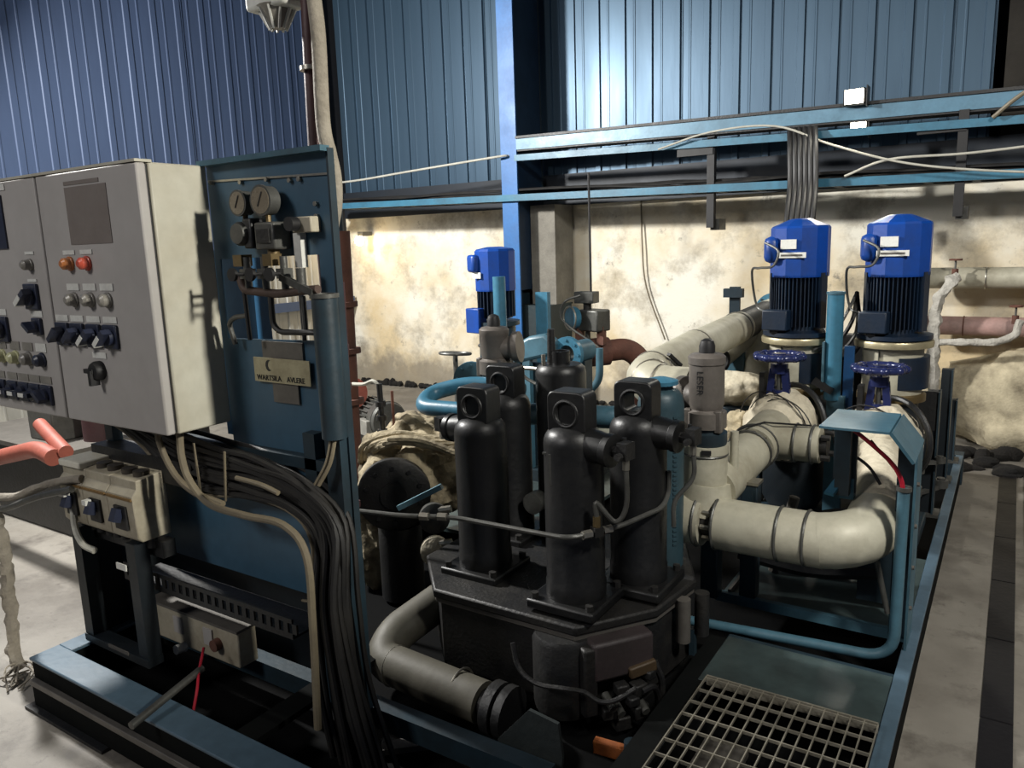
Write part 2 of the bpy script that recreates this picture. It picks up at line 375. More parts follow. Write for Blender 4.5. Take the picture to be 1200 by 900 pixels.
# debris line at the wall foot
def clamp(mb, y):
    for p in mb.v: p.y = min(p.y, y)
    return mb
mb = MB()
for i in range(78):
    x = -6.7+i*.075+random.uniform(-.03, .03); mb.blob((x, WY-.03, .03), (random.uniform(.03, .06), .04, random.uniform(.02, .06)), amp=.4, freq=20, nu=8, nv=5)
o = solo(clamp(mb, WY-.002), 'debris_line', mat('debris_black', (22, 20, 18), .95, 0, None, .4, 9, .3), 'black crumbled dirt heaped along the foot of the plastered back wall', 'debris'); o['kind'] = 'stuff'
# broken masonry ledge low on the right
mb = MB(); mb.blob((.35, 6.72, .36), (.9, .30, .42), amp=.22, freq=3.2, nu=44, nv=28)
solo(clamp(mb, WY-.002), 'plaster_ledge', mat('ledge_plaster', (210, 198, 168), .95, 0, (74, 64, 50), .8, 3.4, .8, bscale=14), 'lumpy broken plaster ledge bulging from the back wall at far right', 'ledge')
mb = MB()
for i in range(36):
    mb.blob((random.uniform(-.35, 1.2), random.uniform(5.9, 6.4), random.uniform(.0, .05)), (random.uniform(.04, .12), random.uniform(.04, .10), random.uniform(.02, .05)), amp=.4, freq=9, nu=10, nv=7)
o = solo(mb, 'rubble_heap', mat('rubble_dark', (11, 10, 9), .95, 0, (40, 34, 28), .5, 8, .5), 'dark rubble heap below the broken plaster ledge at far right', 'rubble'); o['kind'] = 'stuff'
# column
t = thing('steel_column', 'blue steel column in front of the ribbed blue wall', 'column', (-4.08, 6.5, 0))
COLB = mat('column_blue', (44, 108, 172), .42, 0, (34, 78, 128), .5, 4, .03)
build(MB().box(-4.165, -3.99, 6.28, 6.30, .0, 6.5), 'front_flange', COLB, t)
build(MB().box(-4.085, -4.07, 6.30, 6.74, 0, 6.5), 'web', TEALD, t)
build(MB().box(-4.165, -3.99, 6.74, 6.76, 0, 6.5), 'rear_flange', TEALD, t)
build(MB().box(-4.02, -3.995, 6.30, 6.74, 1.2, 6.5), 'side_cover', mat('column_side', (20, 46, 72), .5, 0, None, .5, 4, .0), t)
build(MB().box(-4.3, -3.72, 6.36, 6.8, 0, 1.05), 'footing', mat('footing_dark', (24, 44, 50), .6, 0, (40, 40, 38), .6, 4, .1), t)
build(MB().box(-3.99, -3.72, 6.5, 6.86, 1.05, 2.0), 'concrete_pier', mat('pier_grey', (130, 126, 116), .8, 0, (90, 86, 80), .6, 5, .2), t)
# crane beam and cable tray
def sloped(x0, z0, x1, z1, h, y0, y1):
    return MB().add([(x0,y0,z0-h),(x1,y0,z1-h),(x1,y1,z1-h),(x0,y1,z0-h),(x0,y0,z0),(x1,y0,z1),(x1,y1,z1),(x0,y1,z0)], [(0,3,2,1),(4,5,6,7),(0,1,5,4),(1,2,6,5),(2,3,7,6),(3,0,4,7)])
STEELB = mat('beam_blue', (92, 130, 152), .35, .1, (64, 92, 108), .5, 5, .03)
t = thing('steel_beam', 'long blue channel beam running right from the column under the ribbed wall', 'beam', (-1.5, 6.3, 2.4))
build(sloped(-3.99, 2.60, 1.2, 2.50, .095, 6.28, 6.295), 'web', STEELB, t)
build(sloped(-3.99, 2.625, 1.2, 2.525, .022, 6.265, 6.46), 'top_flange', BLACKG, t)
build(sloped(-3.99, 2.505, 1.2, 2.405, .014, 6.29, 6.46), 'bottom_flange', BLACKG, t)
t = thing('cable_tray', 'blue ladder cable tray hung below the channel beam along the back wall', 'cable tray', (-2.5, 6.3, 2.0))
build(sloped(-3.99, 2.455, 1.2, 2.335, .055, 6.24, 6.26), 'side_rail', TEALB, t)
build(sloped(-6.7, 2.15, 1.2, 1.998, .06, 6.24, 6.26), 'side_rail', TEALB, t)
build(sloped(-6.7, 2.14, 1.2, 1.99, .05, 6.56, 6.58), 'side_rail', TEALD, t)
for i in range(26):
    x = -6.6+i*.3; z = 2.12-(x+6.7)*.0192
    build(MB().box(x, x+.05, 6.26, 6.56, z-.03, z-.005), 'rung', TEALD, t)
build(sloped(-6.7, 2.105, 1.2, 1.955, .006, 6.27, 6.56), 'tray_shadow_sheet', TEALD, t)  # solid sheet added so the tray casts a deeper shadow band
for x, zb in ((-2.13, 1.72), (-.37, 1.73)):
    build(MB().box(x-.03, x+.03, 6.27, 6.33, zb, 2.44), 'hanger', BLACK, t)
    build(MB().box(x-.28, x+.02, 6.26, 6.30, 2.30, 2.36), 'hanger_arm', BLACK, t)
    build(MB().box(x-.015, x+.06, 6.33, 6.50, zb-.02, zb+.07), 'hanger_foot', GREYM, t)
# cables lying in the tray
for i in range(7):
    y = 6.30+i*.035
    P = [(x, y+random.uniform(-.012, .012), 2.15-(x+6.7)*.0192+random.uniform(.0, .05)) for x in [-6.65+.6*j for j in range(14)]]
    solo(MB().tube(spline(P, 3), .013, 6), 'tray_cable', CABLE, ['front', 'second', 'third', 'middle', 'fifth', 'sixth', 'rear'][i]+'most dark cable of the row in the blue cable tray'.replace('most', '' if i not in (0, 6) else 'most'), 'cable', 'cables in the tray')
def cable(name, P, r, m, label, k=6, group=None, lump=0, cat='cable'):
    return solo(MB().tube(spline(P, k), r, 8, lump=lump), name, m, label, cat, group)
cable('loose_cable', [(-2.55, 6.2, 2.37), (-2.1, 6.18, 2.46), (-1.6, 6.16, 2.45), (-1.2, 6.14, 2.28), (-.75, 6.12, 2.12), (-.3, 6.12, 2.03), (.3, 6.15, 1.96)], .008, CABLEW, 'long pale cable drooping across the blue tray rails at right')
cable('loose_cable', [(-.2, 6.2, 2.36), (-.05, 6.15, 2.48), (.2, 6.1, 2.62)], .014, CABLEL, 'beige cable rising steeply at the right edge above the tray')
cable('loose_cable', [(-1.1, 6.2, 2.05), (-.8, 6.15, 2.14), (-.3, 6.15, 2.14), (.4, 6.2, 2.18)], .009, CABLEW, 'thin pale cable resting on the lower tray rail at far right')
cable('loose_cable', [(-6.85, 6.3, 2.37), (-6.0, 6.2, 2.36), (-5.2, 6.2, 2.40), (-4.2, 6.22, 2.45), (-4.08, 6.285, 2.46)], .011, CABLEW, 'pale cable crossing the ribbed wall left of the blue column')
cable('wall_cable', [(-3.0, 6.88, 2.05), (-2.98, 6.86, 1.6), (-2.94, 6.86, 1.2), (-2.75, 6.86, .7)], .008, CABLEL, 'thin cable hanging down the cream wall above the long silver pipe')
cable('wall_cable', [(-4.75, 6.86, 3.6), (-4.75, 6.86, 3.0), (-4.75, 6.86, 2.3)], .005, CABLE, 'thin dark wire running down the ribbed wall left of the column')
# flood lamp on the beam and its reflection below
GLOW = mat('flood_glow', (255, 246, 226), emit=22)
def flood(x, y, z, s, tilt, label):
    t = thing('flood_lamp', label, 'lamp', (x, y, z), 'flood lamps at the beam')
    build(MB().obox((x, y+.05, z), (s*1.25, .09, s*.95)), 'housing', BLACK, t, bevel=.01)
    build(MB().obox((x, y-.004, z), (s*1.02, .01, s*.8)), 'lens', GLOW, t)
    build(MB().box(x+s*.66, x+s*.72, y, y+.12, z-.07, z+.07), 'bracket', BLACK, t)
flood(-1.06, 6.2, 2.60, .12, 0, 'bright white flood lamp standing on top of the channel beam')
flood(-1.04, 6.3, 2.39, .10, 0, 'glowing lamp shape standing in for a reflection between the channel beam and the tray rail')  # added glow in place of the upper lamp's reflection
lamp('flood_light', 'SPOT', (-1.06, 6.12, 2.6), (-1.6, 2.5, .6), 45, (1, .95, .82), .08, 150, .6)
# warm bulb low near the corner
t = thing('wall_bulb', 'small warm lamp on the plaster wall just right of the brown riser pole', 'lamp', (-6.5, 6.7, 1.72))
build(MB().lathe([(.02, 0), (.05, .03), (.055, .07), (.03, .11)], (-6.45, 6.68, 1.68), (0, 0, 1), 14), 'bulb', mat('bulb_glow', (255, 226, 170), emit=25), t)
build(MB().box(-6.49, -6.41, 6.7, 6.86, 1.79, 1.84), 'bracket', GREYM, t)
lamp('bulb_light', 'POINT', (-6.3, 6.4, 1.62), (0, 0, 0), 5, (1, .78, .5), .06)
# ---- right wall pipes
def pipe(name, path, r, m, label, bands=(), rad=None, n=20, cat='pipe', group=None, seg=6, bandm=None):
    t = thing(name, label, cat, path[0], group)
    build(MB().tube(path, r, n, rad=rad, seg=seg), 'pipe_run', m, t)
    for c, ax in bands: build(MB().torus(c, ax, r+.001, .005, n, 6), 'band', bandm or STEEL, t)
    return t
pipe('silver_wall_pipe', [(-.62, 6.62, 1.285), (1.6, 6.62, 1.285)], .078, JACKET, 'stained silver clad pipe running along the wall at far right', [((x, 6.62, 1.285), (1, 0, 0)) for x in (-.18, .1, .7)])
pipe('pink_wall_pipe', [(-.62, 6.62, .93), (1.6, 6.62, .93)], .07, PINK, 'pinkish rusty pipe running along the wall below the silver pipe', [((-.3, 6.62, .93), (1, 0, 0))], bandm=RUST)
pipe('maroon_wall_pipe', [(.12, 6.45, .93), (1.5, 6.3, .80)], .05, RUST, 'dark maroon pipe sloping off at the right edge below the silver pipe')
t = thing('wrapped_branch_pipe', 'lumpy white wrapped branch pipe standing right of the right blue motor', 'pipe', (-.5, 6.4, .45))
build(MB().tube(spline([(-.36, 6.46, 1.30), (-.40, 6.4, 1.25), (-.455, 6.38, 1.14), (-.475, 6.38, .98), (-.47, 6.38, .8), (-.45, 6.38, .55), (-.45, 6.4, .4)], 6), .038, 10, lump=.7, freq=22), 'riser', FROST, t)
build(MB().tube(spline([(-.46, 6.38, .83), (-.3, 6.36, .84), (-.1, 6.36, .85), (.02, 6.36, .90), (.05, 6.4, 1.0)], 6), .026, 10, lump=.4, freq=22), 'branch', FROST, t)
for x, z in ((-.37, 1.33), (.02, 1.0)):
    t = thing('globe_valve', 'small bronze valve with a wheel on the silver wall pipe' if z > 1.2 else 'small bronze valve with a wheel at the end of the white wrapped branch', 'valve', (x, 6.46, z), 'small wheel valves at the right wall')
    build(MB().cyl((x, 6.46, z-.03), (x, 6.46, z+.03), .022, n=12), 'body', RUST, t)
    build(MB().cyl((x, 6.46, z+.03), (x, 6.46, z+.095), .007, n=8), 'stem', GREYM, t)
    build(MB().torus((x, 6.46, z+.095), (0, 0, 1), .038, .007, 18, 6), 'wheel', RUST, t)
# trench cover strip on the right floor
t = thing('trench_cover', 'dark steel trench cover strip set along the floor at far right', 'cover', (.1, 3.8, 0))
for i in range(7):
    build(MB().box(.005, .10, 1.6+i*.62, 2.21+i*.62, -.01, .006), 'cover_plate', mat('trench_plate', (22, 22, 28), .5, .2, (32, 30, 32), .5, 5, .1), t)
build(MB().box(.14, .16, 1.4, 6.1, -.01, .012), 'edge_strip', GREYM, t)
# ================================================================== SKID
t = thing('machine_skid', 'blue steel skid frame with oily decks that carries the whole machine', 'skid', (-1.6, 3.4, 0))
SX0, SX1, SY0, SY1 = -2.97, -.20, 1.195, 5.6
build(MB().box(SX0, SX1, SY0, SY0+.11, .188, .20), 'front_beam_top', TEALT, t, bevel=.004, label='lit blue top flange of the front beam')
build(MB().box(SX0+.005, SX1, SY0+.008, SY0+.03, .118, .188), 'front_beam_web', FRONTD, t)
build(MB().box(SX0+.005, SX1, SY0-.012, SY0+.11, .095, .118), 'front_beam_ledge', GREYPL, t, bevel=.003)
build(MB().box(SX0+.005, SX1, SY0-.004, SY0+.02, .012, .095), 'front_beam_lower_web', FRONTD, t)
build(MB().box(SX0-.02, SX0+.5, SY0-.03, SY0+.05, 0, .012), 'foot_plate', BLACKG, t)
build(MB().box(-1.6, -.4, SY0-.03, SY0+.05, 0, .012), 'foot_plate', BLACKG, t)
for a, b, y0, y1, nm in ((SX0, SX0+.09, SY0+.11, SY1, 'left_beam'), (-.245, SX1, SY0+.11, SY1, 'right_beam')):
    build(MB().box(a, b, y0, y1, .186, .2), nm+'_top', TEALT, t, bevel=.003)
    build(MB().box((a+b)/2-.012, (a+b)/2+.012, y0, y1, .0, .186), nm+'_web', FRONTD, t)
build(MB().box(SX0, SX1, SY1, SY1+.1, 0, .2), 'rear_beam', TEALD, t)
for x in (-1.93, -.86):
    build(MB().box(x, x+.09, SY0+.11, 2.6 if x > -1 else 1.95, .17, .19), 'cross_beam', FRONTD, t)
build(MB().box(SX0+.09, -1.0, 1.62, 1.68, .12, .19), 'inner_beam', TEALD, t)
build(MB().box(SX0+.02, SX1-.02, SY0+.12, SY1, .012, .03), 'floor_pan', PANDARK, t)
build(MB().box(-.80, -.246, 2.29, 2.62, .178, .192), 'deck_plate', DECK, t, bevel=.003)
build(MB().box(-.93, -.246, 2.955, 3.70, .182, .194), 'rear_deck_plate', DECK, t)
build(MB().box(-.95, -.246, 2.93, 2.955, .165, .204), 'deck_edge_angle', TEAL, t)
build(MB().bar((-.90, 2.95, .20), (-.90, 3.68, .20), .012, .03), 'deck_edge_strip', GREYPL, t)
build(MB().box(-.8, -.246, 2.62, 2.64, .06, .19), 'deck_skirt', TEALD, t)
build(MB().box(-2.9, -1.9, 3.0, 5.5, .17, .19), 'left_deck_plate', DECK, t)
# grating in front of the deck
g = thing('floor_grating', 'galvanised steel grating lying on the skid beside the filter base', 'grating', (-.5, 1.8, .2))
GALV = mat('galvanised_bar', (178, 172, 156), .4, .5, (84, 78, 66), .6, 14, .05)
gx0, gx1, gy0, gy1 = -.762, -.245, 1.345, 2.268
nb = 14
for i in range(nb+1):
    x = gx0+(gx1-gx0)*i/nb
    build(MB().box(x-.0018, x+.0018, gy0, gy1, .217, .226), 'bearing_bar', GALV, g, flat=True)
for i in range(20):
    y = gy1-.012-i*.072
    if y < gy0: break
    build(MB().box(gx0, gx1, y-.0018, y+.0022, .218, .2275), 'cross_bar', GALV, g, flat=True)
build(MB().box(gx0, gx1, gy1, gy1+.006, .194, .228), 'end_bar', GALV, g, flat=True)
build(MB().box(gx0, gx1, gy0-.006, gy0, .194, .228), 'end_bar', GALV, g, flat=True)
solo(MB().box(-.74, -.60, 1.75, 2.2, .032, .05).box(-.56, -.50, 1.75, 2.1, .032, .05), 'lit_patch', GREYPL, 'pale patches standing in for light on the pan under the grating', 'plate')  # pale slabs painting a pool of light on the pan
# tubular rail in front of the drip deck
t = thing('tube_rail', 'bent blue tube rail rising to a conduit under the sloped guard', 'rail', (-.6, 2.72, .15))
build(MB().tube([(-1.0, 2.69, .175), (-.62, 2.72, .182), (-.262, 2.745, .188), (-.262, 2.76, .80)], .019, 14, rad=.10, seg=7), 'tube', TEAL, t)
build(MB().ring((-.262, 2.76, .80), (0, 0, 1), .017, .024, .014, 18), 'collar', GREYM, t)
build(MB().box(-.98, -.955, 2.69, 2.72, .03, .14), 'bracket', TEALD, t)
# ------------------------------------------------------------------ electrical cabinets
RZ = (math.pi/2, 0, 0)
def switch(door, x, z, s, y, handle=None, ang=.6):
    sw = build(MB().box(x-s/2, x+s/2, y-.012, y, z-s/2, z+s/2), 'rotary_switch', NAVY, door, bevel=.004)
    hb = MB().lathe([(s*.34, 0), (s*.34, .012)], (x, y-.012, z), (0, -1, 0), 14)
    hb.obox((x, y-.034, z), (s*.8, .03, s*.22), ry=ang)
    build(hb, 'switch_knob', NAVY, door)
    if handle:
        build(MB().obox((x-s*.22*math.cos(ang), y-.036, z+s*.22*math.sin(ang)), (s*.55, .03, s*.2), ry=ang), 'switch_handle', WHITE, door)
def plate(door, x, z, wd, h, y, m=None): build(MB().box(x-wd/2, x+wd/2, y-.003, y, z-h/2, z+h/2), 'label_plate', m or WHITE, door)
def lampb(door, x, z, r, y, m, nm='indicator_lamp'):
    build(MB().lathe([(r*1.2, 0), (r*1.2, .006), (r, .008), (r*.96, .026), (r*.5, .034)], (x, y, z), (0, -1, 0), 14), nm, m, door)
def cabinet(x0, x1, label):
    t = thing('electrical_cabinet', label, 'cabinet', ((x0+x1)/2, 1.47, 1.092), 'electrical cabinets')
    build(MB().box(x0+.004, x1, 1.389, 1.585, 1.094, 1.922), 'body', CREAM, t, bevel=.006)
    build(MB().box(x0+.012, x1-.01, 1.381, 1.389, 1.10, 1.915), 'door_seal', BLACK, t)
    d = build(MB().box(x0+.003, x1-.001, 1.35, 1.381, 1.096, 1.92), 'door', CREAMSHADE, t, bevel=.006, label='front door with its shade painted in as grey')
    build(MB().box(x0-.002, x1+.002, 1.345, 1.40, 1.921, 1.929), 'rain_lip', CREAM, t)
    return t, d
FY = 1.35
tr, d = cabinet(-2.757, -2.17, 'beige electrical cabinet with a faded brown square and four navy switches on its door')
build(MB().box(-2.578, -2.338, FY-.002, FY, 1.692, 1.872), 'faded_panel', STAIN, d, label='faded brown square on the door')
build(MB().box(-2.578, -2.375, FY-.002, FY, 1.878, 1.890), 'faded_strip', STAIN, d)
for x, m in ((-2.60, AMBER), (-2.496, REDL)): lampb(d, x, 1.632, .020, FY, m); plate(d, x, 1.668, .07, .014, FY)
for x in (-2.603, -2.504, -2.404): lampb(d, x, 1.515, .021, FY, GREYL, 'push_button'); plate(d, x, 1.556, .074, .022, FY)
for i, x in enumerate((-2.700, -2.605, -2.506, -2.408)): switch(d, x, 1.398, .078, FY, i > 1, -.7); plate(d, x, 1.452, .078, .020, FY)
plate(d, -2.497, 1.334, .08, .02, FY)
build(MB().lathe([(.032, 0), (.032, .02), (.026, .03)], (-2.50, FY, 1.284), (0, -1, 0), 14).obox((-2.505, FY-.025, 1.262), (.016, .03, .05)).obox((-2.52, FY-.025, 1.284), (.05, .02, .014)), 'door_lock', BLACK, d)
tl, d = cabinet(-3.36, -2.763, 'beige electrical cabinet with rows of switches, cut off by the left edge')
build(MB().box(-3.27, -2.998, FY-.006, FY, 1.69, 1.875), 'display_window', NAVY, d)
plate(d, -2.985, 1.90, .04, .02, FY)
lampb(d, -2.862, 1.632, .018, FY, GREYL); plate(d, -2.858, 1.672, .06, .01, FY)
switch(d, -2.876, 1.522, .09, FY, True, -.6); plate(d, -2.865, 1.578, .06, .010, FY)
switch(d, -2.866, 1.418, .06, FY); plate(d, -2.866, 1.462, .075, .022, FY)
switch(d, -3.13, 1.40, .095, FY, True, -.4); plate(d, -3.125, 1.463, .075, .022, FY)
for x, m in ((-3.163, YELL), (-3.062, YELL), (-2.967, GREYL), (-2.872, NAVY)): lampb(d, x, 1.298, .022, FY, m, 'push_button'); plate(d, x, 1.342, .072, .03, FY, GREYL if x != -2.872 else WHITE)
for i, x in enumerate((-3.21, -3.115, -3.03, -2.95, -2.868)): switch(d, x, 1.172, .072, FY, i < 4, 0.0 if i < 4 else .6); plate(d, x, 1.226, .074, .026, FY, GREYL)
# ------------------------------------------------------------------ breaker boxes
TERM = mat('terminal_cap', (62, 58, 52), .5, .2, (100, 90, 76), .6, 12, .1)
for i in range(3):
    x0 = -2.951+i*.161; x1 = x0+.159
    t = thing('circuit_breaker', ['beige circuit breaker box, leftmost of the row of three under the cabinets', 'beige circuit breaker box, middle of the row of three under the cabinets', 'beige circuit breaker box at the right end of the row of three'][i], 'breaker', ((x0+x1)/2, 1.44, .66), 'circuit breaker boxes')
    pr = [(1.40, .672), (1.385, .69), (1.38, .84), (1.40, .862), (1.40, .893), (1.51, .905), (1.51, .672)]
    build(MB().prism([(x0, y, z) for y, z in pr], (x1-x0, 0, 0)), 'case', BOXG, t, bevel=.004)
    build(MB().box(x0+.004, x1-.004, 1.374, 1.382, .826, .834), 'brown_line', BROWNL, t)
    c = build(MB().box(x0+.045, x0+.115, 1.374, 1.384, .715, .80), 'switch_recess', BLACK, t)
    build(MB().obox((x0+.078, 1.362, .77), (.032, .028, .046), rx=-.4), 'toggle', NAVY, c)
    if i < 2: build(MB().obox((x0+.062, 1.358, .80 if i == 0 else .79), (.06 if i == 0 else .025, .022, .018)), 'toggle_tip', WHITE, c)
    if i == 0: build(MB().box(x0+.004, x1-.01, 1.385, 1.51, .892, .918), 'top_cover', mat('white_cover', (224, 220, 204), .45, 0, None, .3, 6, 0), t, bevel=.006)
    else:
        for k in range(2): build(MB().cyl((x0+.045+k*.07, 1.45, .895), (x0+.045+k*.07, 1.45, .914), .028, n=14), 'gland', TERM, t)
    for k in range(3): build(MB().cyl((x0+.03+k*.05, 1.45, .672), (x0+.03+k*.05, 1.45, .635), .02, n=12), 'gland', BLACK, t)
# ------------------------------------------------------------------ control stand
PANEL = mat('panel_teal', (62, 96, 118), .42, 0, (44, 68, 86), .6, 2.4, .03)
st = thing('control_stand', 'dark blue sheet steel stand with the gauge board, lower panel and posts', 'stand', (-2.3, 1.6, .2))
o4 = [(-2.19, 0, 1.0), (-1.64, 0, 1.0), (-1.64, 0, 1.925), (-2.19, 0, 1.935)]; i4 = [(-2.165, 0, 1.372), (-1.712, 0, 1.382), (-1.708, 0, 1.636), (-2.165, 0, 1.63)]
build(MB().frame([(x, 1.60, z) for x, y, z in o4], [(x, 1.60, z) for x, y, z in i4], (0, .006, 0)), 'gauge_board', PANEL, st)
build(MB().box(-2.19, -1.636, 1.565, 1.60, 1.92, 1.936), 'board_top_lip', TEAL, st)
build(MB().box(-1.642, -1.634, 1.59, 1.614, .2, 1.93), 'board_side_flange', TEALD, st)
build(MB().bar((-2.18, 1.597, 1.875), (-1.645, 1.597, 1.86), .006, .006), 'weld_line', STEEL, st)
for x, z in ((-2.16, 1.87), (-2.02, 1.862), (-1.90, 1.862), (-1.80, 1.852), (-1.76, 1.853), (-1.70, 1.78), (-1.70, 1.745)):
    build(MB().cyl((x, 1.60, z), (x, 1.588, z), .007, n=8), 'bolt', STEEL, st)
build(MB().box(-2.30, -2.09, 1.66, 1.72, 1.02, 1.66), 'rear_stiffener', mat('stiffener_blue', (46, 96, 136), .4, 0, None, .5, 4, .03), st)
build(MB().box(-2.92, -1.86, 1.74, 1.75, .03, .60), 'kick_sheet', DARKP, st)
build(MB().box(-2.925, -2.915, 1.44, 1.74, .2, .64), 'end_sheet', DARKP, st)
build(MB().box(-1.705, -1.642, 1.56, 1.60, .2, 1.1), 'post', TEALD, st)
build(MB().cyl((-1.66, 1.562, 1.10), (-1.66, 1.562, 1.52), .038, n=20), 'tube_post', TEALD, st)
build(MB().ring((-1.66, 1.562, 1.52), (0, 0, 1), .032, .042, .012, 20), 'tube_rim', GREYM, st)
build(MB().box(-2.67, -1.72, 1.60, 1.608, .535, 1.0), 'lower_panel', PANEL, st)
build(MB().box(-2.67, -1.70, 1.56, 1.60, .985, 1.02), 'cross_rail', TEALD, st)
for x in (-2.92, -2.56): build(MB().box(x, x+.055, 1.385, 1.44, .2, .66), 'leg', DARKP, st)
for x in (-2.92, -1.80): build(MB().box(x, x+.05, 1.56, 1.6, .2, 1.1), 'rear_leg', TEALD, st)
build(MB().box(-2.92, -2.50, 1.38, 1.44, .195, .225), 'foot_rail', DARKP, st)
build(MB().box(-2.75, -2.62, 1.376, 1.38, .215, .228), 'foot_strip', GREYPL, st)
build(MB().box(-2.95, -2.44, 1.45, 1.5, .60, .66), 'breaker_rail', BLACKG, st)
build(MB().box(-2.92, -2.3, 1.5, 1.6, .86, .95), 'cable_shelf', BLACKG, st)
tr_ = build(MB().box(-2.72, -1.80, 1.46, 1.60, .462, .47), 'tray_base', BLACKG, st)
build(MB().box(-2.72, -1.80, 1.455, 1.462, .515, .53).box(-2.72, -1.80, 1.455, 1.462, .462, .482), 'tray_rail', BLACKG, st)
for i in range(24): build(MB().box(-2.72+i*.04, -2.70+i*.04, 1.455, 1.462, .482, .515), 'tray_slat', BLACKG, st, flat=True)
build(MB().box(-2.62, -2.56, 1.376, 1.381, .555, .578), 'tag_plate', WHITE, st)
# sign plates on the board
build(MB().box(-1.99, -1.805, 1.592, 1.599, 1.30, 1.372), 'blank_plate', GREYPL, st)
build(MB().box(-1.955, -1.838, 1.592, 1.599, 1.178, 1.25), 'blank_plate', GREYPL, st)
build(MB().obox((-1.899, 1.586, 1.281), (.256, .004, .078), ry=.004), 'sign_plate', SIGN, st)
text('WARTSILA', .024, (-1.958, 1.583, 1.256), RZ, CABLE, st); text('AVLERE', .024, (-1.835, 1.583, 1.256), RZ, BLACK, st)
cr = []
for i in range(13):
    a = math.radians(70+220*i/12); cr.append((-1.955+.015*math.cos(a), 1.583, 1.296+.018*math.sin(a)))
for i in range(11):
    a = math.radians(280-200*i/10); cr.append((-1.947+.012*math.cos(a), 1.583, 1.297+.015*math.sin(a)))
build(MB().prism(cr, (0, .001, 0)), 'crescent_mark', BLACK, st)
# gauges and small instruments
def gauge(x, z, r, label):
    t = thing('pressure_gauge', label, 'gauge', (x, 1.56, z), 'pressure gauges')
    build(MB().lathe([(r*.9, 0), (r, .004), (r, .034), (r*1.08, .036), (r*1.08, .044), (r*.92, .044)], (x, 1.575, z), (0, -1, 0), 24), 'case', GREYM, t)
    build(MB().cyl((x, 1.5315, z), (x, 1.530, z), r*.92, n=24), 'dial', GLASS, t)
    build(MB().obox((x, 1.5285, z+.004), (.003, .002, r*1.1), ry=.5), 'needle', BLACK, t)
    build(MB().cyl((x, 1.556, z-r), (x, 1.556, z-r-.03), .008, n=8), 'stem', BRASS, t)
    return t
gauge(-1.965, 1.795, .036, 'smaller round pressure gauge at the left of the gauge board')
gauge(-1.862, 1.797, .042, 'larger round pressure gauge beside the smaller one on the gauge board')
t = thing('pressure_switch', 'grimy round pressure switch below the left gauge', 'switch', (-1.97, 1.55, 1.66))
build(MB().lathe([(.028, 0), (.036, .008), (.036, .05), (.03, .06)], (-1.975, 1.585, 1.705), (0, -1, 0), 18), 'bellows', GREYM, t)
build(MB().box(-1.965, -1.925, 1.54, 1.59, 1.66, 1.75), 'body', BLACKG, t, bevel=.006)
t = thing('pressure_switch', 'square grimy pressure switch below the right gauge', 'switch', (-1.85, 1.55, 1.66))
build(MB().box(-1.90, -1.815, 1.53, 1.595, 1.655, 1.735), 'body', GREYM, t, bevel=.006)
build(MB().box(-1.885, -1.83, 1.524, 1.53, 1.675, 1.715), 'cover', CASTG, t)
build(MB().cyl((-1.857, 1.56, 1.655), (-1.857, 1.56, 1.61), .018, n=12), 'fitting', BRASS, t)
t = thing('solenoid_block', 'small beige solenoid with a grey head right of the pressure switch', 'solenoid', (-1.75, 1.55, 1.72))
build(MB().box(-1.77, -1.69, 1.56, 1.6, 1.70, 1.745), 'body', BOXG, t, bevel=.004)
build(MB().cyl((-1.75, 1.56, 1.725), (-1.75, 1.53, 1.725), .02, n=14), 'head', BLACK, t)
build(MB().box(-1.785, -1.755, 1.575, 1.598, 1.60, 1.70), 'tail', WHITE, t)
t = thing('manifold', 'dirty brass and steel valve manifold crossing the window in the gauge board', 'manifold', (-1.85, 1.54, 1.54))
build(MB().tube([(-2.01, 1.55, 1.575), (-1.99, 1.545, 1.535), (-1.83, 1.54, 1.525), (-1.66, 1.54, 1.54)], .013, 10, rad=.02), 'header', mat('header_brown', (84, 66, 58), .6, .2, None, .5, 20, .1), t)
for x in (-1.965, -1.885, -1.80):
    v = build(MB().cyl((x, 1.545, 1.53), (x, 1.545, 1.635), .011, n=10).obox((x, 1.545, 1.585), (.034, .034, .03)), 'needle_valve', GREYM, t)
    build(MB().cyl((x, 1.53, 1.585), (x, 1.49, 1.585), .006, n=8).cyl((x, 1.495, 1.585), (x, 1.485, 1.585), .02, n=12), 'valve_knob', BLACK, v)
for x in (-1.99, -1.855): build(MB().obox((x, 1.55, 1.625), (.04, .04, .035)), 'fitting', BRASS, t)
build(MB().bar((-1.80, 1.53, 1.575), (-1.67, 1.53, 1.53), .014, .02), 'lever', GREYM, t)
build(MB().cyl((-1.725, 1.54, 1.53), (-1.725, 1.54, 1.60), .014, n=10), 'cap', GREYM, t)
build(MB().tube([(-1.87, 1.545, 1.525), (-1.87, 1.545, 1.43), (-1.84, 1.545, 1.41), (-1.67, 1.545, 1.415)], .009, 8, rad=.04), 'drain_tube', CABLE, t)
build(MB().tube([(-1.99, 1.545, 1.53), (-1.99, 1.55, 1.38)], .007, 8), 'drain_tube', CABLE, t)
build(MB().tube([(-1.735, 1.55, 1.52), (-1.735, 1.55, 1.42)], .008, 8), 'drain_tube', GREYM, t)
build(MB().tube([(-1.80, 1.60, 1.52), (-1.80, 1.60, 1.38)], .007, 8), 'drain_tube', CABLE, t)
t = thing('sample_cock', 'small grey cock in the shadow beside the cabinet edge on the gauge board', 'valve', (-2.1, 1.56, 1.42))
build(MB().tube([(-2.09, 1.57, 1.36), (-2.10, 1.56, 1.43), (-2.06, 1.555, 1.45), (-2.0, 1.555, 1.455)], .008, 8, rad=.02), 'tube', GREYM, t)
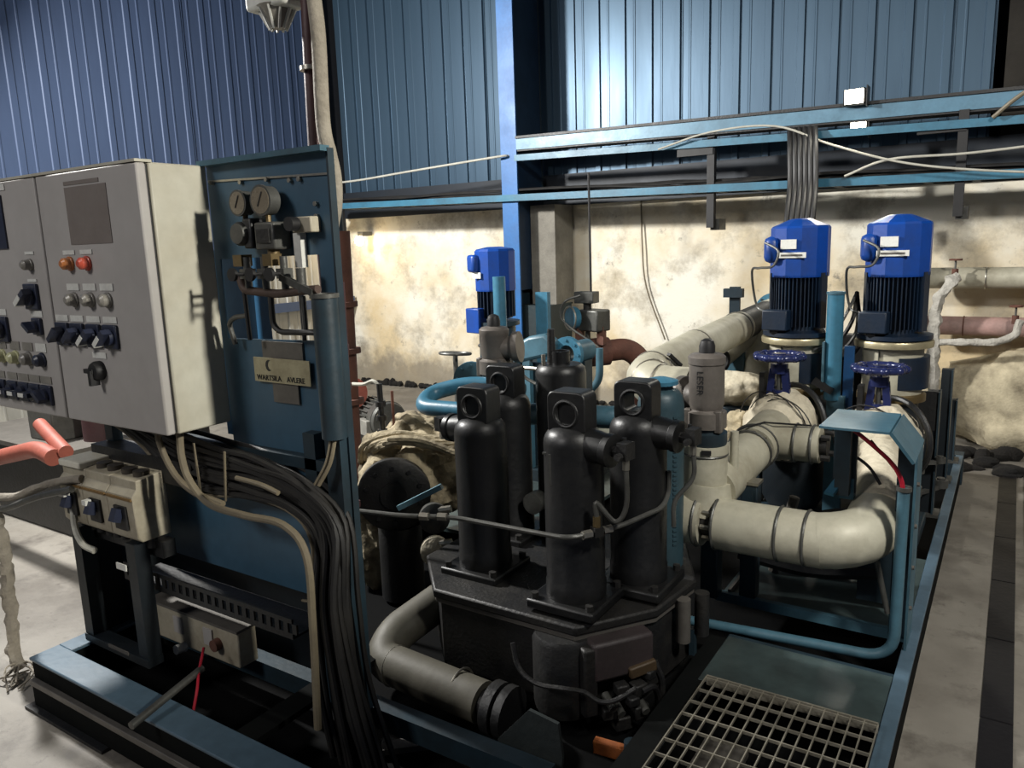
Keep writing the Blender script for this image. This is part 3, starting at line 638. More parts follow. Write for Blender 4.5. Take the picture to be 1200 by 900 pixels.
# riser pole with the conduit and lamp
t = thing('riser_pole', 'brown steel riser pole standing behind the gauge board', 'pole', (-1.84, 1.72, 0))
build(MB().tube([(-1.80, 1.73, .2), (-1.82, 1.72, 1.9), (-1.81, 1.72, 2.2), (-1.79, 1.72, 2.6)], .021, 12), 'pole', MAROON, t)
for z in (2.18, 1.93): build(MB().ring((-1.80, 1.715, z), (0, 0, 1), .022, .036, .012, 16), 'clamp', STEEL, t)
solo(MB().tube(spline([(-1.745, 1.70, 2.6), (-1.755, 1.70, 2.40), (-1.738, 1.69, 2.25), (-1.745, 1.69, 2.02), (-1.728, 1.69, 1.93), (-1.715, 1.69, 1.86), (-1.72, 1.69, 1.78), (-1.745, 1.69, 1.70), (-1.765, 1.69, 1.55), (-1.775, 1.69, 1.36), (-1.765, 1.69, .9), (-1.765, 1.69, .25)], 5), .0215, 12), 'flexible_conduit', GASKET, 'grey flexible conduit strapped to the brown riser pole, curving behind the gauge board', 'conduit')
t = thing('emergency_lamp', 'white plastic lamp housing at the top edge beside the riser pole', 'lamp', (-1.94, 1.72, 2.33))
build(MB().box(-2.01, -1.84, 1.66, 1.76, 2.362, 2.56), 'housing', WHITE, t, bevel=.012)
build(MB().lathe([(.02, 0), (.034, .02), (.05, .05), (.06, .06)], (-1.925, 1.71, 2.312), (0, 0, 1), 18), 'lens', GREYL, t)
for k in range(10):
    a = k*math.pi/5; c, s = math.cos(a), math.sin(a)
    build(MB().bar((-1.925+.062*c, 1.71+.05*s, 2.369), (-1.925+.024*c, 1.71+.024*s, 2.309), .006, .01), 'guard_rib', WHITE, t)
build(MB().box(-1.85, -1.80, 1.70, 1.74, 2.45, 2.48), 'arm', GREYM, t)
t = thing('slim_standpipe', 'slim brown standpipe with couplings just right of the control stand', 'pipe', (-2.24, 2.2, .2))
build(MB().tube([(-2.235, 2.2, 1.52), (-2.24, 2.2, 1.2), (-2.262, 2.2, .6), (-2.265, 2.2, .2)], .011, 10), 'pipe_run', MAROON, t)
for z in (1.26, 1.10, .60): build(MB().cyl((-2.25, 2.2, z-.012), (-2.25, 2.2, z+.012), .022, n=12), 'coupling', MAROON, t)
# ------------------------------------------------------------------ cable bundle
cb = thing('cable_bundle', 'thick bundle of dark cables sweeping from the cabinets down the right post', 'cable bundle', (-2.2, 1.5, .6))
rnd = random.Random(3)
for i in range(40):
    f = (i % 10)/9; y = 1.515+.018*(i//10)-.0*f+rnd.uniform(-.006, .006); j = lambda a=.012: rnd.uniform(-a, a)
    lo = [(-2.9, 1.09), (-2.62, .985), (-2.45, .90), (-2.27, .85), (-2.05, .862), (-1.85, .855), (-1.745, .78), (-1.725, .58), (-1.72, .3), (-1.70, .1)]
    hi = [(-2.8, 1.09), (-2.55, 1.06), (-2.35, 1.03), (-2.15, 1.02), (-1.98, 1.00), (-1.78, .955), (-1.635, .84), (-1.60, .6), (-1.57, .35), (-1.48, .06)]
    P = [((a[0]*(1-f)+b[0]*f)+j(), y-(.05 if k > 6 else 0)*(1 if i % 3 else .4), (a[1]*(1-f)+b[1]*f)+j()) for k, (a, b) in enumerate(zip(lo, hi))]
    m = CABLEL if i in (0, 17) else CABLE
    build(MB().tube(spline(P, 5), rnd.choice((.007, .009, .011)), 7), 'cable', m, cb, **({'label': 'beige cable'} if m is CABLEL else {}))
for x0, z0, x1, z1 in ((-2.25, .84, -2.26, 1.03), (-2.12, .85, -2.10, 1.02), (-1.79, .58, -1.62, .6)):
    build(MB().bar((x0, 1.495, z0), (x1, 1.495, z1), .006, .006), 'cable_tie', CABLEL, cb)
for i, P in enumerate(([(-2.26, 1.45, 1.095), (-2.25, 1.44, 1.0), (-2.22, 1.44, .92), (-2.14, 1.45, .85), (-1.98, 1.46, .835), (-1.80, 1.46, .835), (-1.70, 1.45, .76), (-1.675, 1.43, .55), (-1.68, 1.42, .22)],
                       [(-2.40, 1.47, 1.095), (-2.40, 1.46, 1.03), (-2.34, 1.46, .93), (-2.24, 1.46, .875), (-2.1, 1.47, .85)],
                       [(-1.99, 1.45, .96), (-1.88, 1.45, .955), (-1.80, 1.45, .94)])):
    build(MB().tube(spline(P, 6), (.012, .011, .008)[i], 9), 'cable', CABLEL, cb, label='beige cable')
for x in (-1.66, -1.645): build(MB().tube(spline([(x, 1.55, 1.11), (x-.01, 1.53, 1.03), (x-.05, 1.515, .96)], 5), .006, 7), 'cable', CABLEL, cb, label='beige cable')
cable('bundle_lead', [(-2.90, 1.40, .80), (-2.86, 1.37, .68), (-2.80, 1.36, .62), (-2.74, 1.37, .60)], .012, CABLEW, 'pale grey cable looping under the left breaker box')
cable('red_wire', [(-2.28, 1.46, .30), (-2.23, 1.40, .255), (-2.19, 1.36, .22), (-2.175, 1.33, .17)], .005, RED, 'thin red wire hanging over the skid front beam', cat='wire')
solo(MB().cyl((-2.19, 1.13, .225), (-2.24, 1.42, .255), .013, n=10), 'loose_rod', GREYM, 'grey pipe stick resting across the front skid beam', 'rod')
t = thing('junction_box', 'beige junction box lying under the cable tray inside the skid', 'box', (-2.45, 1.6, .2))
build(MB().box(-2.73, -2.20, 1.54, 1.62, .20, .335), 'case', BOXG, t, bevel=.006)
build(MB().box(-2.735, -2.195, 1.535, 1.62, .335, .345), 'lid', GREYPL, t)
for x in (-2.57, -2.39): build(MB().box(x, x+.05, 1.534, 1.54, .25, .315), 'cover', CREAMSHADE, t)
build(MB().cyl((-2.31, 1.54, .27), (-2.31, 1.515, .27), .022, n=14), 'knob', RUST, t)
build(MB().cyl((-2.52, 1.54, .20), (-2.52, 1.50, .205), .018, n=12), 'gland', WHITE, t)
# ================================================================== FILTER GROUP
fb = thing('filter_manifold', 'black cast filter manifold block with a bolted top plate, carrying the black filter vessels', 'filter base', (-1.3, 2.4, .03))
top = [(-1.70, 2.02), (-1.115, 2.02), (-.935, 2.27), (-.90, 2.55), (-1.05, 2.86), (-1.70, 2.90), (-1.92, 2.70), (-1.92, 2.25)]
def inset(P, k, c=(-1.35, 2.42)): return [(c[0]+(x-c[0])*k, c[1]+(y-c[1])*k) for x, y in P]
build(MB().prism([(x, y, .385) for x, y in top], (0, 0, .035)), 'top_plate', CASTG, fb, bevel=.008)
build(MB().prism([(x, y, .37) for x, y in inset(top, .985)], (0, 0, .016)), 'gasket_edge', GREYPL, fb)
build(MB().prism([(x, y, .11) for x, y in inset(top, .95)], (0, 0, .262)), 'body', CASTG, fb, bevel=.01)
build(MB().prism([(x, y, .03) for x, y in inset(top, .82)], (0, 0, .09)), 'foot', BLACKG, fb)
build(MB().lathe([(.105, .0), (.11, .02), (.11, .25), (.10, .27)], (-1.185, 2.075, .10), (0, 0, 1), 26), 'front_bulge', BLACKG, fb)
# cover box on the slanted face
n_ = V((.25, -.18, 0)).normalized(); e_ = V((.18, .25, 0)).normalized()
def sl(a, d, z): p = V((-1.035, 2.135, 0)) + e_*a + n_*d; return (p.x, p.y, z)
ang = math.atan2(e_.y, e_.x)
build(MB().obox(sl(.01, .02, .305), (.225, .075, .135), rz=ang), 'cover_box', COVERB, fb, bevel=.012, label='brownish cover box')
build(MB().obox(sl(-.11, .01, .24), (.05, .09, .24), rz=ang), 'cover_rib', CASTG, fb, bevel=.008)
build(MB().obox(sl(.075, .055, .255), (.10, .035, .04), rz=ang, ry=-.12), 'ledge', mat('ledge_brown', (84, 68, 48), .5, .1, None, .5, 8, .05), fb, bevel=.006)
for a, d, z, s in ((-.01, .07, .21, .045), (.05, .075, .20, .05), (.02, .09, .17, .04), (.10, .06, .23, .04), (-.05, .06, .13, .05), (.05, .07, .12, .06), (.0, .05, .08, .06)):
    build(MB().obox(sl(a, d, z), (s, s*.9, s*.8), rz=ang+a*4), 'fitting_block', CASTG, fb, bevel=.006)
for a, z in ((-.06, .19), (-.03, .165), (.06, .15)):
    build(MB().cyl(sl(a, .05, z), sl(a, .11, z-.02), .014, n=10), 'union_nut', GREYM, fb)
build(MB().tube([sl(.05, .10, .20), sl(.10, .09, .205), sl(.13, .07, .15), sl(.135, .06, .05)], .011, 8, rad=.03), 'drain_hose', BLACK, fb)
build(MB().tube(spline([(-1.30, 1.93, .36), (-1.27, 1.915, .29), (-1.20, 1.91, .255), (-1.10, 1.92, .262), (-1.05, 1.95, .25), (-1.00, 1.96, .228), (-.955, 1.98, .235), (-.91, 2.03, .262)], 5), .0085, 8), 'sense_line', CASTG, fb)
build(MB().obox((-.935, 1.93, .10), (.135, .03, .045), rz=.10), 'rust_bar', RUSTO, fb, bevel=.004, label='rusty orange bar')
build(MB().obox((-.845, 1.98, .115), (.04, .06, .05), rz=.3), 'rust_bar', RUSTO, fb, bevel=.004, label='rusty orange block')
build(MB().cyl((-.88, 1.93, .06), (-.88, 1.93, .15), .022, n=12), 'elbow', TEALD, fb)
build(MB().tube([sl(.13, .04, .26), sl(.15, .06, .2), sl(.15, .06, .03)], .012, 8, rad=.02), 'drain_pipe', CASTG, fb)
for x, y, h in ((-.90, 2.42, .12), (-.86, 2.50, .14)):
    build(MB().cyl((x, y, .24), (x, y, .40), .026, n=14), 'side_plug', GREYPL if h < .13 else CASTG, fb)
solo(MB().prism([(-1.245, 1.72, .04), (-1.225, 1.72, .165), (-1.13, 1.75, .275), (-1.03, 1.75, .262), (-1.0, 1.72, .185), (-1.015, 1.72, .04)], (0, .012, 0)), 'splash_plate', PLATEG, 'dark bent splash plate standing in front of the filter base', 'plate')
def rsq(cx, cz, wd, ht, r, n=6):
    P = []
    for sx, sz, a0 in ((1, 1, 0), (-1, 1, 90), (-1, -1, 180), (1, -1, 270)):
        for k in range(n):
            a = math.radians(a0+90*k/(n-1)); P.append((cx+sx*(wd/2-r)+r*math.cos(a), cz+sz*(ht/2-r)+r*math.sin(a)))
    return P
def filt(x, y, r, zb, zs, label, port=None, m=FILT, lug=True, big=1., back=None):
    t = thing('filter_vessel', label, 'filter', (x, y, zb), 'black filter vessels')
    build(MB().box(x-r-.028, x+r+.028, y-r-.028, y+r+.028, zb, zb+.035), 'flange', m, t, bevel=.008)
    for sx in (-1, 1):
        for sy in (-1, 1): build(MB().cyl((x+sx*(r+.004), y+sy*(r+.004), zb+.03), (x+sx*(r+.004), y+sy*(r+.004), zb+.054), .014, n=8), 'bolt', CASTG, t)
    h = zs-zb
    pr = [(r*1.03, .035), (r*1.03, .085), (r, .09), (r, h-.05)] + [(r*math.cos(a)*.55+r*.45 if a < 1.2 else r*.42*(1.6-a)/.4, h-.05+.06*math.sin(a)) for a in (.2, .5, .8, 1.1)] + [(r*.35, h+.014), (.001, h+.016)]
    build(MB().lathe(pr, (x, y, zb), (0, 0, 1), 36), 'body', m, t)
    if lug:
        cz = zs+.055; P = rsq(x, cz, .138*big, .145*big, .024); n = len(P); a0 = [math.atan2(q[1]-cz, q[0]-x) for q in P]
        I = [(x+.036*math.cos(a), cz+.036*math.sin(a)) for a in a0]
        lg = build(MB().frame([(a, y-.05, b) for a, b in P], [(a, y-.05, b) for a, b in I], (0, .09, 0)), 'lifting_lug', m, t, bevel=.005)
        build(MB().torus((x, y-.05, cz), (0, 1, 0), .042, .006, 26, 8), 'lug_rim', m, lg)
        if back: build(MB().cyl((x, y-.042, cz), (x, y-.02, cz), .037, n=20), 'lug_plug', m, lg)
    if port is not None:
        d = V((math.cos(port), math.sin(port), -.06)).normalized(); c = V((x, y, zs-.045))
        build(MB().lathe([(.058, 0), (.055, r), (.05, r+.035), (.055, r+.04), (.055, r+.062), (.04, r+.066)], c, d, 24), 'port', m, t)
        e = c + d*(r+.06); sd = d.cross(V((0, 0, 1))).normalized()
        nb = MB(); nb.cyl(e, e+d*.035, .02, n=6); nb.obox(e+d*.05+V((0, 0, .012)), (.035, .05, .055), rz=port); nb.cyl(e+d*.05+sd*.03, e+d*.05+sd*.05, .012, n=8); nb.cyl(e+d*.02-sd*.035, e+d*.02-sd*.035+V((0, 0, .04)), .008, n=8)
        build(nb, 'vent_fitting', CASTG, t)
        build(MB().cyl(e+d*.05-V((0, 0, .015)), e+d*.05-V((0, 0, .05)), .012, n=6), 'vent_nut', STEEL, t)
        t['tip'] = list(e+d*.05-V((0, 0, .04)))
    return t
fC = filt(-1.19, 2.17, .1, .43, 1.045, 'black filter vessel at the front with a side port and plugged lifting eye', -.18, back=1)
for bx in ((-1.262, -1.222, 2.088, 2.094, .965, .972), (-1.232, -1.222, 2.076, 2.085, .865, .972)):
    build(MB().box(*bx), 'raised_mark', GREYM, fC)
fD = filt(-1.06, 2.40, .099, .43, 1.05, 'black filter vessel whose lifting eye is open, right of the front vessel', -.12)
filt(-1.64, 2.27, .099, .41, 1.01, 'black filter vessel at the left with a plugged lifting eye and left boss', math.pi-.15, back=1)
filt(-1.75, 2.62, .099, .41, 1.03, 'black filter vessel behind the left vessel, below the grey safety valve', None, back=1)
tB = thing('filter_canister', 'tall black canister with two studs on its lid between the filter vessels', 'canister', (-1.545, 2.72, .42))
build(MB().lathe([(.105, 0), (.105, .70), (.10, .722), (.085, .736), (.04, .74), (.04, .79), (.03, .79), (.03, .75), (.001, .75)], (-1.545, 2.72, .42), (0, 0, 1), 36), 'body', FILT, tB)
build(MB().cyl((-1.575, 2.70, 1.15), (-1.575, 2.70, 1.30), .019, .015, 14), 'stud', CASTG, tB)
build(MB().cyl((-1.59, 2.66, 1.155), (-1.59, 2.66, 1.20), .009, n=8), 'bolt', STEEL, tB)
build(MB().lathe([(.03, 0), (.045, .005), (.045, .06), (.03, .065)], (-1.59, 2.60, .60), (0, -1, 0), 16), 'side_plug', GREYM, tB)
tE = thing('expansion_vessel', 'blue grey pressure vessel with a flanged cap right of the open eye filter', 'vessel', (-1.075, 2.64, .42))
VES = mat('vessel_teal', (54, 80, 90), .42, .1, (36, 48, 52), .6, 5, .05)
build(MB().lathe([(.086, 0), (.086, .62), (.08, .655), (.066, .675), (.045, .682), (.045, .70)], (-1.075, 2.64, .42), (0, 0, 1), 30), 'shell', VES, tE)
build(MB().lathe([(.045, 0), (.064, .004), (.064, .018), (.05, .022), (.02, .03), (.001, .03)], (-1.075, 2.64, 1.115), (0, 0, 1), 26), 'cap', TEALB, tE)
mb = MB()
for k in range(28): mb.obox((-1.0, 2.595, .52+k*.018), (.006, .018, .008), rz=-.6)
o = build(mb, 'weld_teeth', VES, tE); o['kind'] = 'stuff'
# copper tubing
tt = thing('vent_tubing', 'long thin steel tube crossing in front of the black filter vessels', 'tube', (-1.4, 2.0, .73))
build(MB().tube([(-2.05, 1.86, .725), (-1.74, 1.915, .728), (-1.56, 1.985, .73), (-1.12, 2.0, .73), (-1.02, 2.16, .735), (-.955, 2.36, .745), (-.955, 2.42, .78), (-.955, 2.42, .86)], .0085, 9, rad=.05), 'tube', GREYM, tt)
for p, d in (((-1.085, 2.056, .731), (.53, .85, 0)), ((-1.045, 2.12, .733), (.53, .85, 0)), ((-1.60, 1.97, .73), (1, .3, 0)), ((-1.66, 1.945, .729), (1, .3, 0))):
    d = V(d).normalized(); build(MB().cyl(V(p)-d*.016, V(p)+d*.016, .0145, n=6), 'nut', STEEL, tt)
build(MB().obox((-1.066, 2.088, .735), (.032, .032, .03), rz=1.0), 'tee', CASTG, tt)
build(MB().cyl((-1.066, 2.088, .75), (-1.066, 2.088, .785), .013, n=6), 'nut', BRASS, tt)
pC = V(fC['tip']); pD = V(fD['tip'])
build(MB().tube(spline([pC, pC-V((0, 0, .13)), pC+V((-.03, -.02, -.18)), (-1.066, 2.088, .83), (-1.066, 2.088, .78)], 5), .0085, 9), 'drop_tube', GREYM, tt)
build(MB().tube(spline([pD, pD-V((0, 0, .09)), pD+V((-.05, -.03, -.17)), pD+V((-.055, -.03, -.26))], 5), .008, 9), 'drop_tube', GREYM, tt)
for o in (fC, fD):
    pass
for o in list(bpy.data.objects):
    if 'tip' in o: del o['tip']
# safety valves
def safety_valve(name, x, y, zb, h, r, label, cat, inlet, m, txt=None):
    t = thing(name, label, cat, (x, y, zb))
    build(MB().lathe([(r*1.15, 0), (r*1.2, .01), (r*1.2, .05), (r*1.0, .055), (r*1.0, .07)], (x, y, zb), (0, 0, 1), 26), 'base_flange', TEALD if txt else VES, t)
    build(MB().lathe([(r*1.15, .07), (r*1.15, .13), (r*.9, .14), (r, .16), (r, h-.09), (r*1.06, h-.085), (r*1.06, h-.06), (r*.9, h-.05), (r*.5, h-.045)], (x, y, zb), (0, 0, 1), 28), 'bonnet', m, t)
    build(MB().lathe([(.03, 0), (.03, .03), (.024, .05), (.01, .058)], (x, y, zb+h-.05), (0, 0, 1), 18), 'cap', BLACK, t)
    d = V(inlet).normalized()
    build(MB().lathe([(r*.75, 0), (r*.8, r*1.2), (r*1.1, r*1.5), (r*1.1, r*1.9)], (x, y, zb+.18), d, 22), 'outlet', m, t)
    for k in (-1, 1): build(MB().obox((x+k*r*.9, y-r*.55, zb+.10), (r*.4, r*.5, .085)), 'lug_block', m, t, bevel=.004)
    if txt: text(txt, .036, (x-.004, y-r-.001, zb+h*.62), (math.pi/2, math.pi/2, 0), CASTG, t)
    return t
VGREY = mat('valve_grey', (112, 106, 100), .45, .2, (78, 72, 66), .5, 8, .06)
safety_valve('safety_valve', -.955, 2.8, .865, .40, .066, 'grey bonnet safety valve with a black cap on the pale vertical pipe', 'valve', (-1, .35, .0), VGREY, 'LESER')
safety_valve('safety_valve', -1.96, 2.85, 1.0, .33, .064, 'grey safety valve with a dark cap standing behind the left filter vessel', 'valve', (1, .3, .1), VGREY)
# teal loop pipe and headers
pipe('loop_pipe', [(-1.75, 2.75, 1.02), (-2.0, 2.72, 1.045), (-2.17, 2.63, 1.0), (-2.12, 2.5, .965), (-1.78, 2.50, .975)], .035, TEALB, 'bright teal U bend pipe sticking out left of the black filter vessels', rad=.12, n=16)
pipe('header_pipe', [(-2.0, 2.95, .86), (-1.3, 2.95, .90)], .05, TEAL, 'short teal header pipe behind the tall black canister')
t = thing('blind_flange', 'teal blind flange behind the U bend pipe', 'flange', (-2.25, 3.0, 1.0))
build(MB().lathe([(.09, 0), (.09, .025), (.05, .028)], (-2.28, 3.1, .98), (.5, -1, 0), 24).bolts((-2.268, 3.075, .98), (.5, -1, 0), .07, 8), 'disc', TEAL, t)
build(MB().cyl((-2.28, 3.1, .98), (-2.38, 3.32, .98), .05, n=16), 'neck', TEALD, t)
build(MB().cyl((-2.28, 3.12, .2), (-2.28, 3.12, .93), .03, n=12), 'stand', TEALD, t)
# bottom insulated pipe
t = thing('clad_return_pipe', 'pale clad pipe lying low in the skid in front of the filter base', 'pipe', (-1.65, 1.9, .14))
build(MB().tube([(-1.82, 2.25, .27), (-1.89, 2.0, .20), (-1.86, 1.90, .15), (-1.395, 1.885, .138)], .072, 22, rad=.10, seg=6), 'jacket', JACKETSHADE, t)
for x in (-1.80, -1.50): build(MB().torus((x, 1.90, .146), (1, 0, 0), .072, .004, 26, 6), 'band', STEEL, t)
build(MB().cyl((-1.395, 1.885, .138), (-1.36, 1.885, .137), .05, n=18).cyl((-1.36, 1.885, .137), (-1.325, 1.885, .136), .088, n=24).cyl((-1.31, 1.885, .136), (-1.28, 1.885, .135), .088, n=24), 'flange', BLACKG, t)
solo(MB().bar((-1.62, 1.62, .05), (-1.40, 1.78, .07), .05, .02), 'loose_strap', GREYPL, 'grey strap lying below the pale clad pipe', 'strap')
# blanket wrapped heater end with disc
t = thing('wrapped_heater', 'heater end wrapped in torn singed insulation cloth with a dark bolted disc', 'heater', (-2.4, 2.7, .1))
mb = MB(); mb.blob((-2.42, 2.78, .58), (.30, .26, .25), rz=-.5, amp=.26, freq=7, nu=64, nv=40)
build(mb, 'blanket', WRAPD, t)
mb = MB(); mb.blob((-2.50, 2.62, .33), (.17, .16, .30), amp=.35, freq=8, nu=48, nv=34); build(mb, 'blanket_skirt', WRAPD, t)
dn = V((.62, -.78, .05)).normalized(); dc = V((-2.265, 2.455, .557))
build(MB().lathe([(.155, -.05), (.165, -.04), (.165, 0), (.155, .006), (.06, .008), (.06, .02), (.001, .02)], dc, dn, 40), 'disc', CASTG, t)
bolt_parts(t, 'disc_bolt', BLACK, dc+dn*.004, dn, .125, 10, .010, .012, ph=.3)
build(MB().cyl(dc-dn*.25, dc-dn*.05, .12, n=30), 'barrel', BLACKG, t)
build(MB().cyl((-2.30, 2.52, .05), (-2.30, 2.52, .40), .10, n=22), 'pedestal', BLACKG, t)
build(MB().bar((-2.11, 2.31, .57), (-1.92, 2.37, .675), .022, .022), 'lever', mat('lever_pale', (120, 160, 174), .4, 0, None, .4, 8, .03), t)
for i in range(7):
    a = i*.3; mb = MB().tube(spline([(-2.62+i*.05, 2.62-.02*i, .62+.03*i), (-2.52+i*.06, 2.55, .74+.01*i), (-2.35+i*.07, 2.60, .80-.01*i), (-2.16+i*.05, 2.72, .76)], 5), .014, 7, lump=.5, freq=18)
    build(mb, 'rope_lagging', WRAPD, t)
for x, y, z in ((-2.0, 2.40, .52), (-2.02, 2.42, .36)):
    e = thing('drain_cup', 'grey round pot with a flat lid behind the thin tube' if z > .4 else 'pale cloth covered pot below the thin tube', 'pot', (x, y, z))
    build(MB().lathe([(.04, 0), (.062, .02), (.066, .07), (.02, .10)], (x-.05, y+.06, z-.02), (.7, -.7, .1), 22), 'cup', GREYM if z > .4 else WRAP, e)
    build(MB().cyl((x, y+.02, z+.02), (x+.06, y+.05, z+.03), .016, n=8), 'spigot', STEEL, e)
# small standing valve
t = thing('drain_valve_stand', 'slim black valve stem with pale handle standing up from the wrapped heater', 'valve', (-2.45, 2.7, .75))
build(MB().cyl((-2.55, 2.72, .60), (-2.56, 2.72, 1.0), .014, n=10), 'stem', BLACKG, t)
for z in (.76, .83, .90): build(MB().cyl((-2.558, 2.72, z-.012), (-2.558, 2.72, z+.012), .026, n=12), 'collar', BLACK, t)
build(MB().tube(spline([(-2.56, 2.72, .99), (-2.60, 2.72, 1.01), (-2.68, 2.74, .985), (-2.8, 2.78, .97)], 5), .009, 8), 'hose', CABLEW, t)
build(MB().cyl((-2.48, 2.72, .78), (-2.48, 2.72, .97), .007, n=8), 'side_rod', RUST, t)
# ================================================================== PIPING RIGHT
t = thing('clad_tee_pipe', 'beige clad main pipe with bolted joint running right into a big elbow', 'pipe', (-.8, 2.75, .2))
R_ = .098
build(MB().tube([(-1.06, 2.75, .575), (-.94, 2.75, .575)], R_, 28), 'left_jacket', JACKET, t)
build(MB().tube([(-.885, 2.75, .572), (-.50, 2.75, .572)], R_, 28), 'main_jacket', JACKET, t)
el = [(-.52, 2.75, .572)]
for k in range(1, 6):
    a = k*math.pi/2/5; el.append((-.52+.15*math.sin(a), 2.75+.15*(1-math.cos(a)), .572+.03*k/5))
el += [(-.368, 3.02, .615)]
build(MB().tube(el, .099, 28), 'elbow_jacket', JACKET, t)
for x in (-.96, -.885, -.655, -.56): build(MB().torus((x, 2.75, .573), (1, 0, 0), R_+.001, .006, 30, 6), 'band', GREYM, t)
build(MB().cyl((-.94, 2.75, .574), (-.885, 2.75, .574), .062, n=20), 'joint_flange', CASTG, t)
bolt_parts(t, 'joint_bolt', STEEL, (-.927, 2.75, .574), (1, 0, 0), .07, 8, .01, .028)
build(MB().tube([(-.955, 2.79, .59), (-.95, 2.80, .66), (-.945, 2.80, .72)], [.105, .097, .085], 28), 'saddle', JACKET, t)
t2 = thing('clad_riser_pipe', 'pale clad vertical pipe under the grey safety valve', 'pipe', (-.955, 2.8, .66))
build(MB().cyl((-.955, 2.8, .66), (-.955, 2.8, .862), .082, n=28), 'jacket', JACKET, t2)
build(MB().cyl((-.955, 2.8, .835), (-.955, 2.8, .868), .085, n=28), 'cap_jacket', JACKET, t2)
build(MB().torus((-.955, 2.8, .83), (0, 0, 1), .083, .004, 28, 6), 'band', GREYM, t2)
build(MB().obox((-.925, 2.718, .852), (.035, .006, .018), rz=.3), 'label_plate', BLACK, t2)
t = thing('clad_branch_pipe', 'beige clad pipe running back from the riser to a tee with an open flange', 'pipe', (-.88, 3.1, .7))
build(MB().tube([(-.93, 2.82, .68), (-.905, 3.22, .735)], .09, 26), 'near_jacket', JACKET, t)
build(MB().tube([(-.90, 3.24, .742), (-.885, 3.50, .775)], .095, 26), 'tee_jacket', JACKET, t)
build(MB().tube([(-.89, 3.36, .76), (-.645, 3.36, .76)], .078, 26), 'tee_branch', JACKET, t)
for c, ax, r in (((-.906, 3.21, .735), (.02, 1, .1), .094), ((-.90, 3.28, .745), (.02, 1, .1), .098), ((-.745, 3.36, .76), (1, 0, 0), .081), ((-.675, 3.36, .76), (1, 0, 0), .081)):
    build(MB().torus(c, ax, r, .006, 28, 6), 'band', GREYM, t)
build(MB().cyl((-.645, 3.36, .76), (-.615, 3.36, .76), .045, n=18).bolts((-.63, 3.36, .76), (1, 0, 0), .062, 4, .014, .03), 'open_flange', CASTG, t)
bolt_parts(t, 'joint_bolt', STEEL, (-.903, 3.23, .738), (.02, 1, .1), .085, 10, .009, .03)
build(MB().tube([(-.97, 3.16, .82), (-.92, 3.2, .845), (-.87, 3.30, .85), (-.68, 3.34, .846)], .004, 6), 'lead_wire', BLACK, t)
solo(MB().cyl((-.875, 2.90, .73), (-.875, 2.90, .90), .0165, n=14), 'slim_pipe', JACKET, 'slim pale pipe standing right of the clad riser', 'pipe')
# long pipe along the machine
t = thing('long_clad_pipe', 'long silver clad pipe running back toward the pumps with a segmented elbow', 'pipe', (-1.27, 3.7, 1.08))
build(MB().tube([(-1.29, 3.05, 1.075), (-1.27, 3.55, 1.12)], .092, 26), 'near_jacket', JACKET, t)
build(MB().tube([(-1.272, 3.55, 1.12), (-1.265, 4.25, 1.15)], .086, 26), 'middle_jacket', JACKET, t)
build(MB().tube([(-1.265, 4.25, 1.15), (-1.26, 4.75, 1.17)], .084, 26), 'dark_jacket', CASTG, t, label='grimy black stretch of the jacket')
build(MB().tube([(-1.26, 4.75, 1.17), (-1.26, 4.95, 1.175)], .084, 26), 'far_jacket', JACKET, t)
el = []
for k in range(6):
    a = k*math.pi/2/5; el.append((-1.17-.12*math.cos(math.pi/2-a)*1.0, 2.93+.12*(1-math.cos(a))*1.0, 1.045+.03*k/5))
el = [(-1.06, 2.93, 1.045)] + el + [(-1.29, 3.09, 1.078)]
build(MB().tube(el, .092, 26), 'elbow_jacket', JACKET, t)
for c, ax in (((-1.289, 3.08, 1.077), (0, 1, .08)), ((-1.245, 2.965, 1.06), (1, -1, 0)), ((-1.19, 2.932, 1.048), (1, -.2, 0)), ((-1.27, 3.56, 1.121), (0, 1, .05)), ((-1.266, 4.2, 1.148), (0, 1, .05))):
    build(MB().torus(c, ax, .0925 if c[1] < 3.5 else .087, .005, 28, 6), 'band', STEEL, t)
build(MB().bar((-1.21, 3.06, 1.165), (-1.18, 3.12, 1.11), .02, .012), 'clasp', BLACK, t)
build(MB().lathe([(.08, 0), (.115, .0), (.115, .03), (.115, .045), (.115, .075), (.06, .075)], (-1.26, 4.93, 1.175), (0, 1, 0), 28), 'end_flange', TEALB, t)
bolt_parts(t, 'flange_bolt', TEALD, (-1.26, 4.93, 1.175), (0, -1, 0), .10, 8)
t = thing('pipe_support', 'teal upright post with a top plate holding the long clad pipe', 'post', (-1.33, 4.35, .2))
build(MB().box(-1.38, -1.32, 4.42, 4.44, .2, 1.36), 'web', TEALD, t)
build(MB().box(-1.42, -1.28, 4.39, 4.42, .2, 1.0), 'flange', TEAL, t)
build(MB().box(-1.41, -1.30, 4.40, 4.44, 1.30, 1.35), 'cap_plate', TEALD, t)
for x, y, wd, z1, lab in ((-.96, 2.90, .07, .48, 'dark blue square post holding the clad main pipe'), (-.825, 2.97, .065, .69, 'short dark green post with a bright top beside the clad branch pipe')):
    t = thing('support_post', lab, 'post', (x, y, .2)); build(MB().box(x-wd/2, x+wd/2, y-wd/2, y+wd/2, .2, z1-.012), 'tube', TEALD, t, bevel=.005)
    build(MB().box(x-wd/2-.004, x+wd/2+.004, y-wd/2-.004, y+wd/2+.004, z1-.012, z1), 'cap', STEEL if z1 > .6 else TEALD, t)
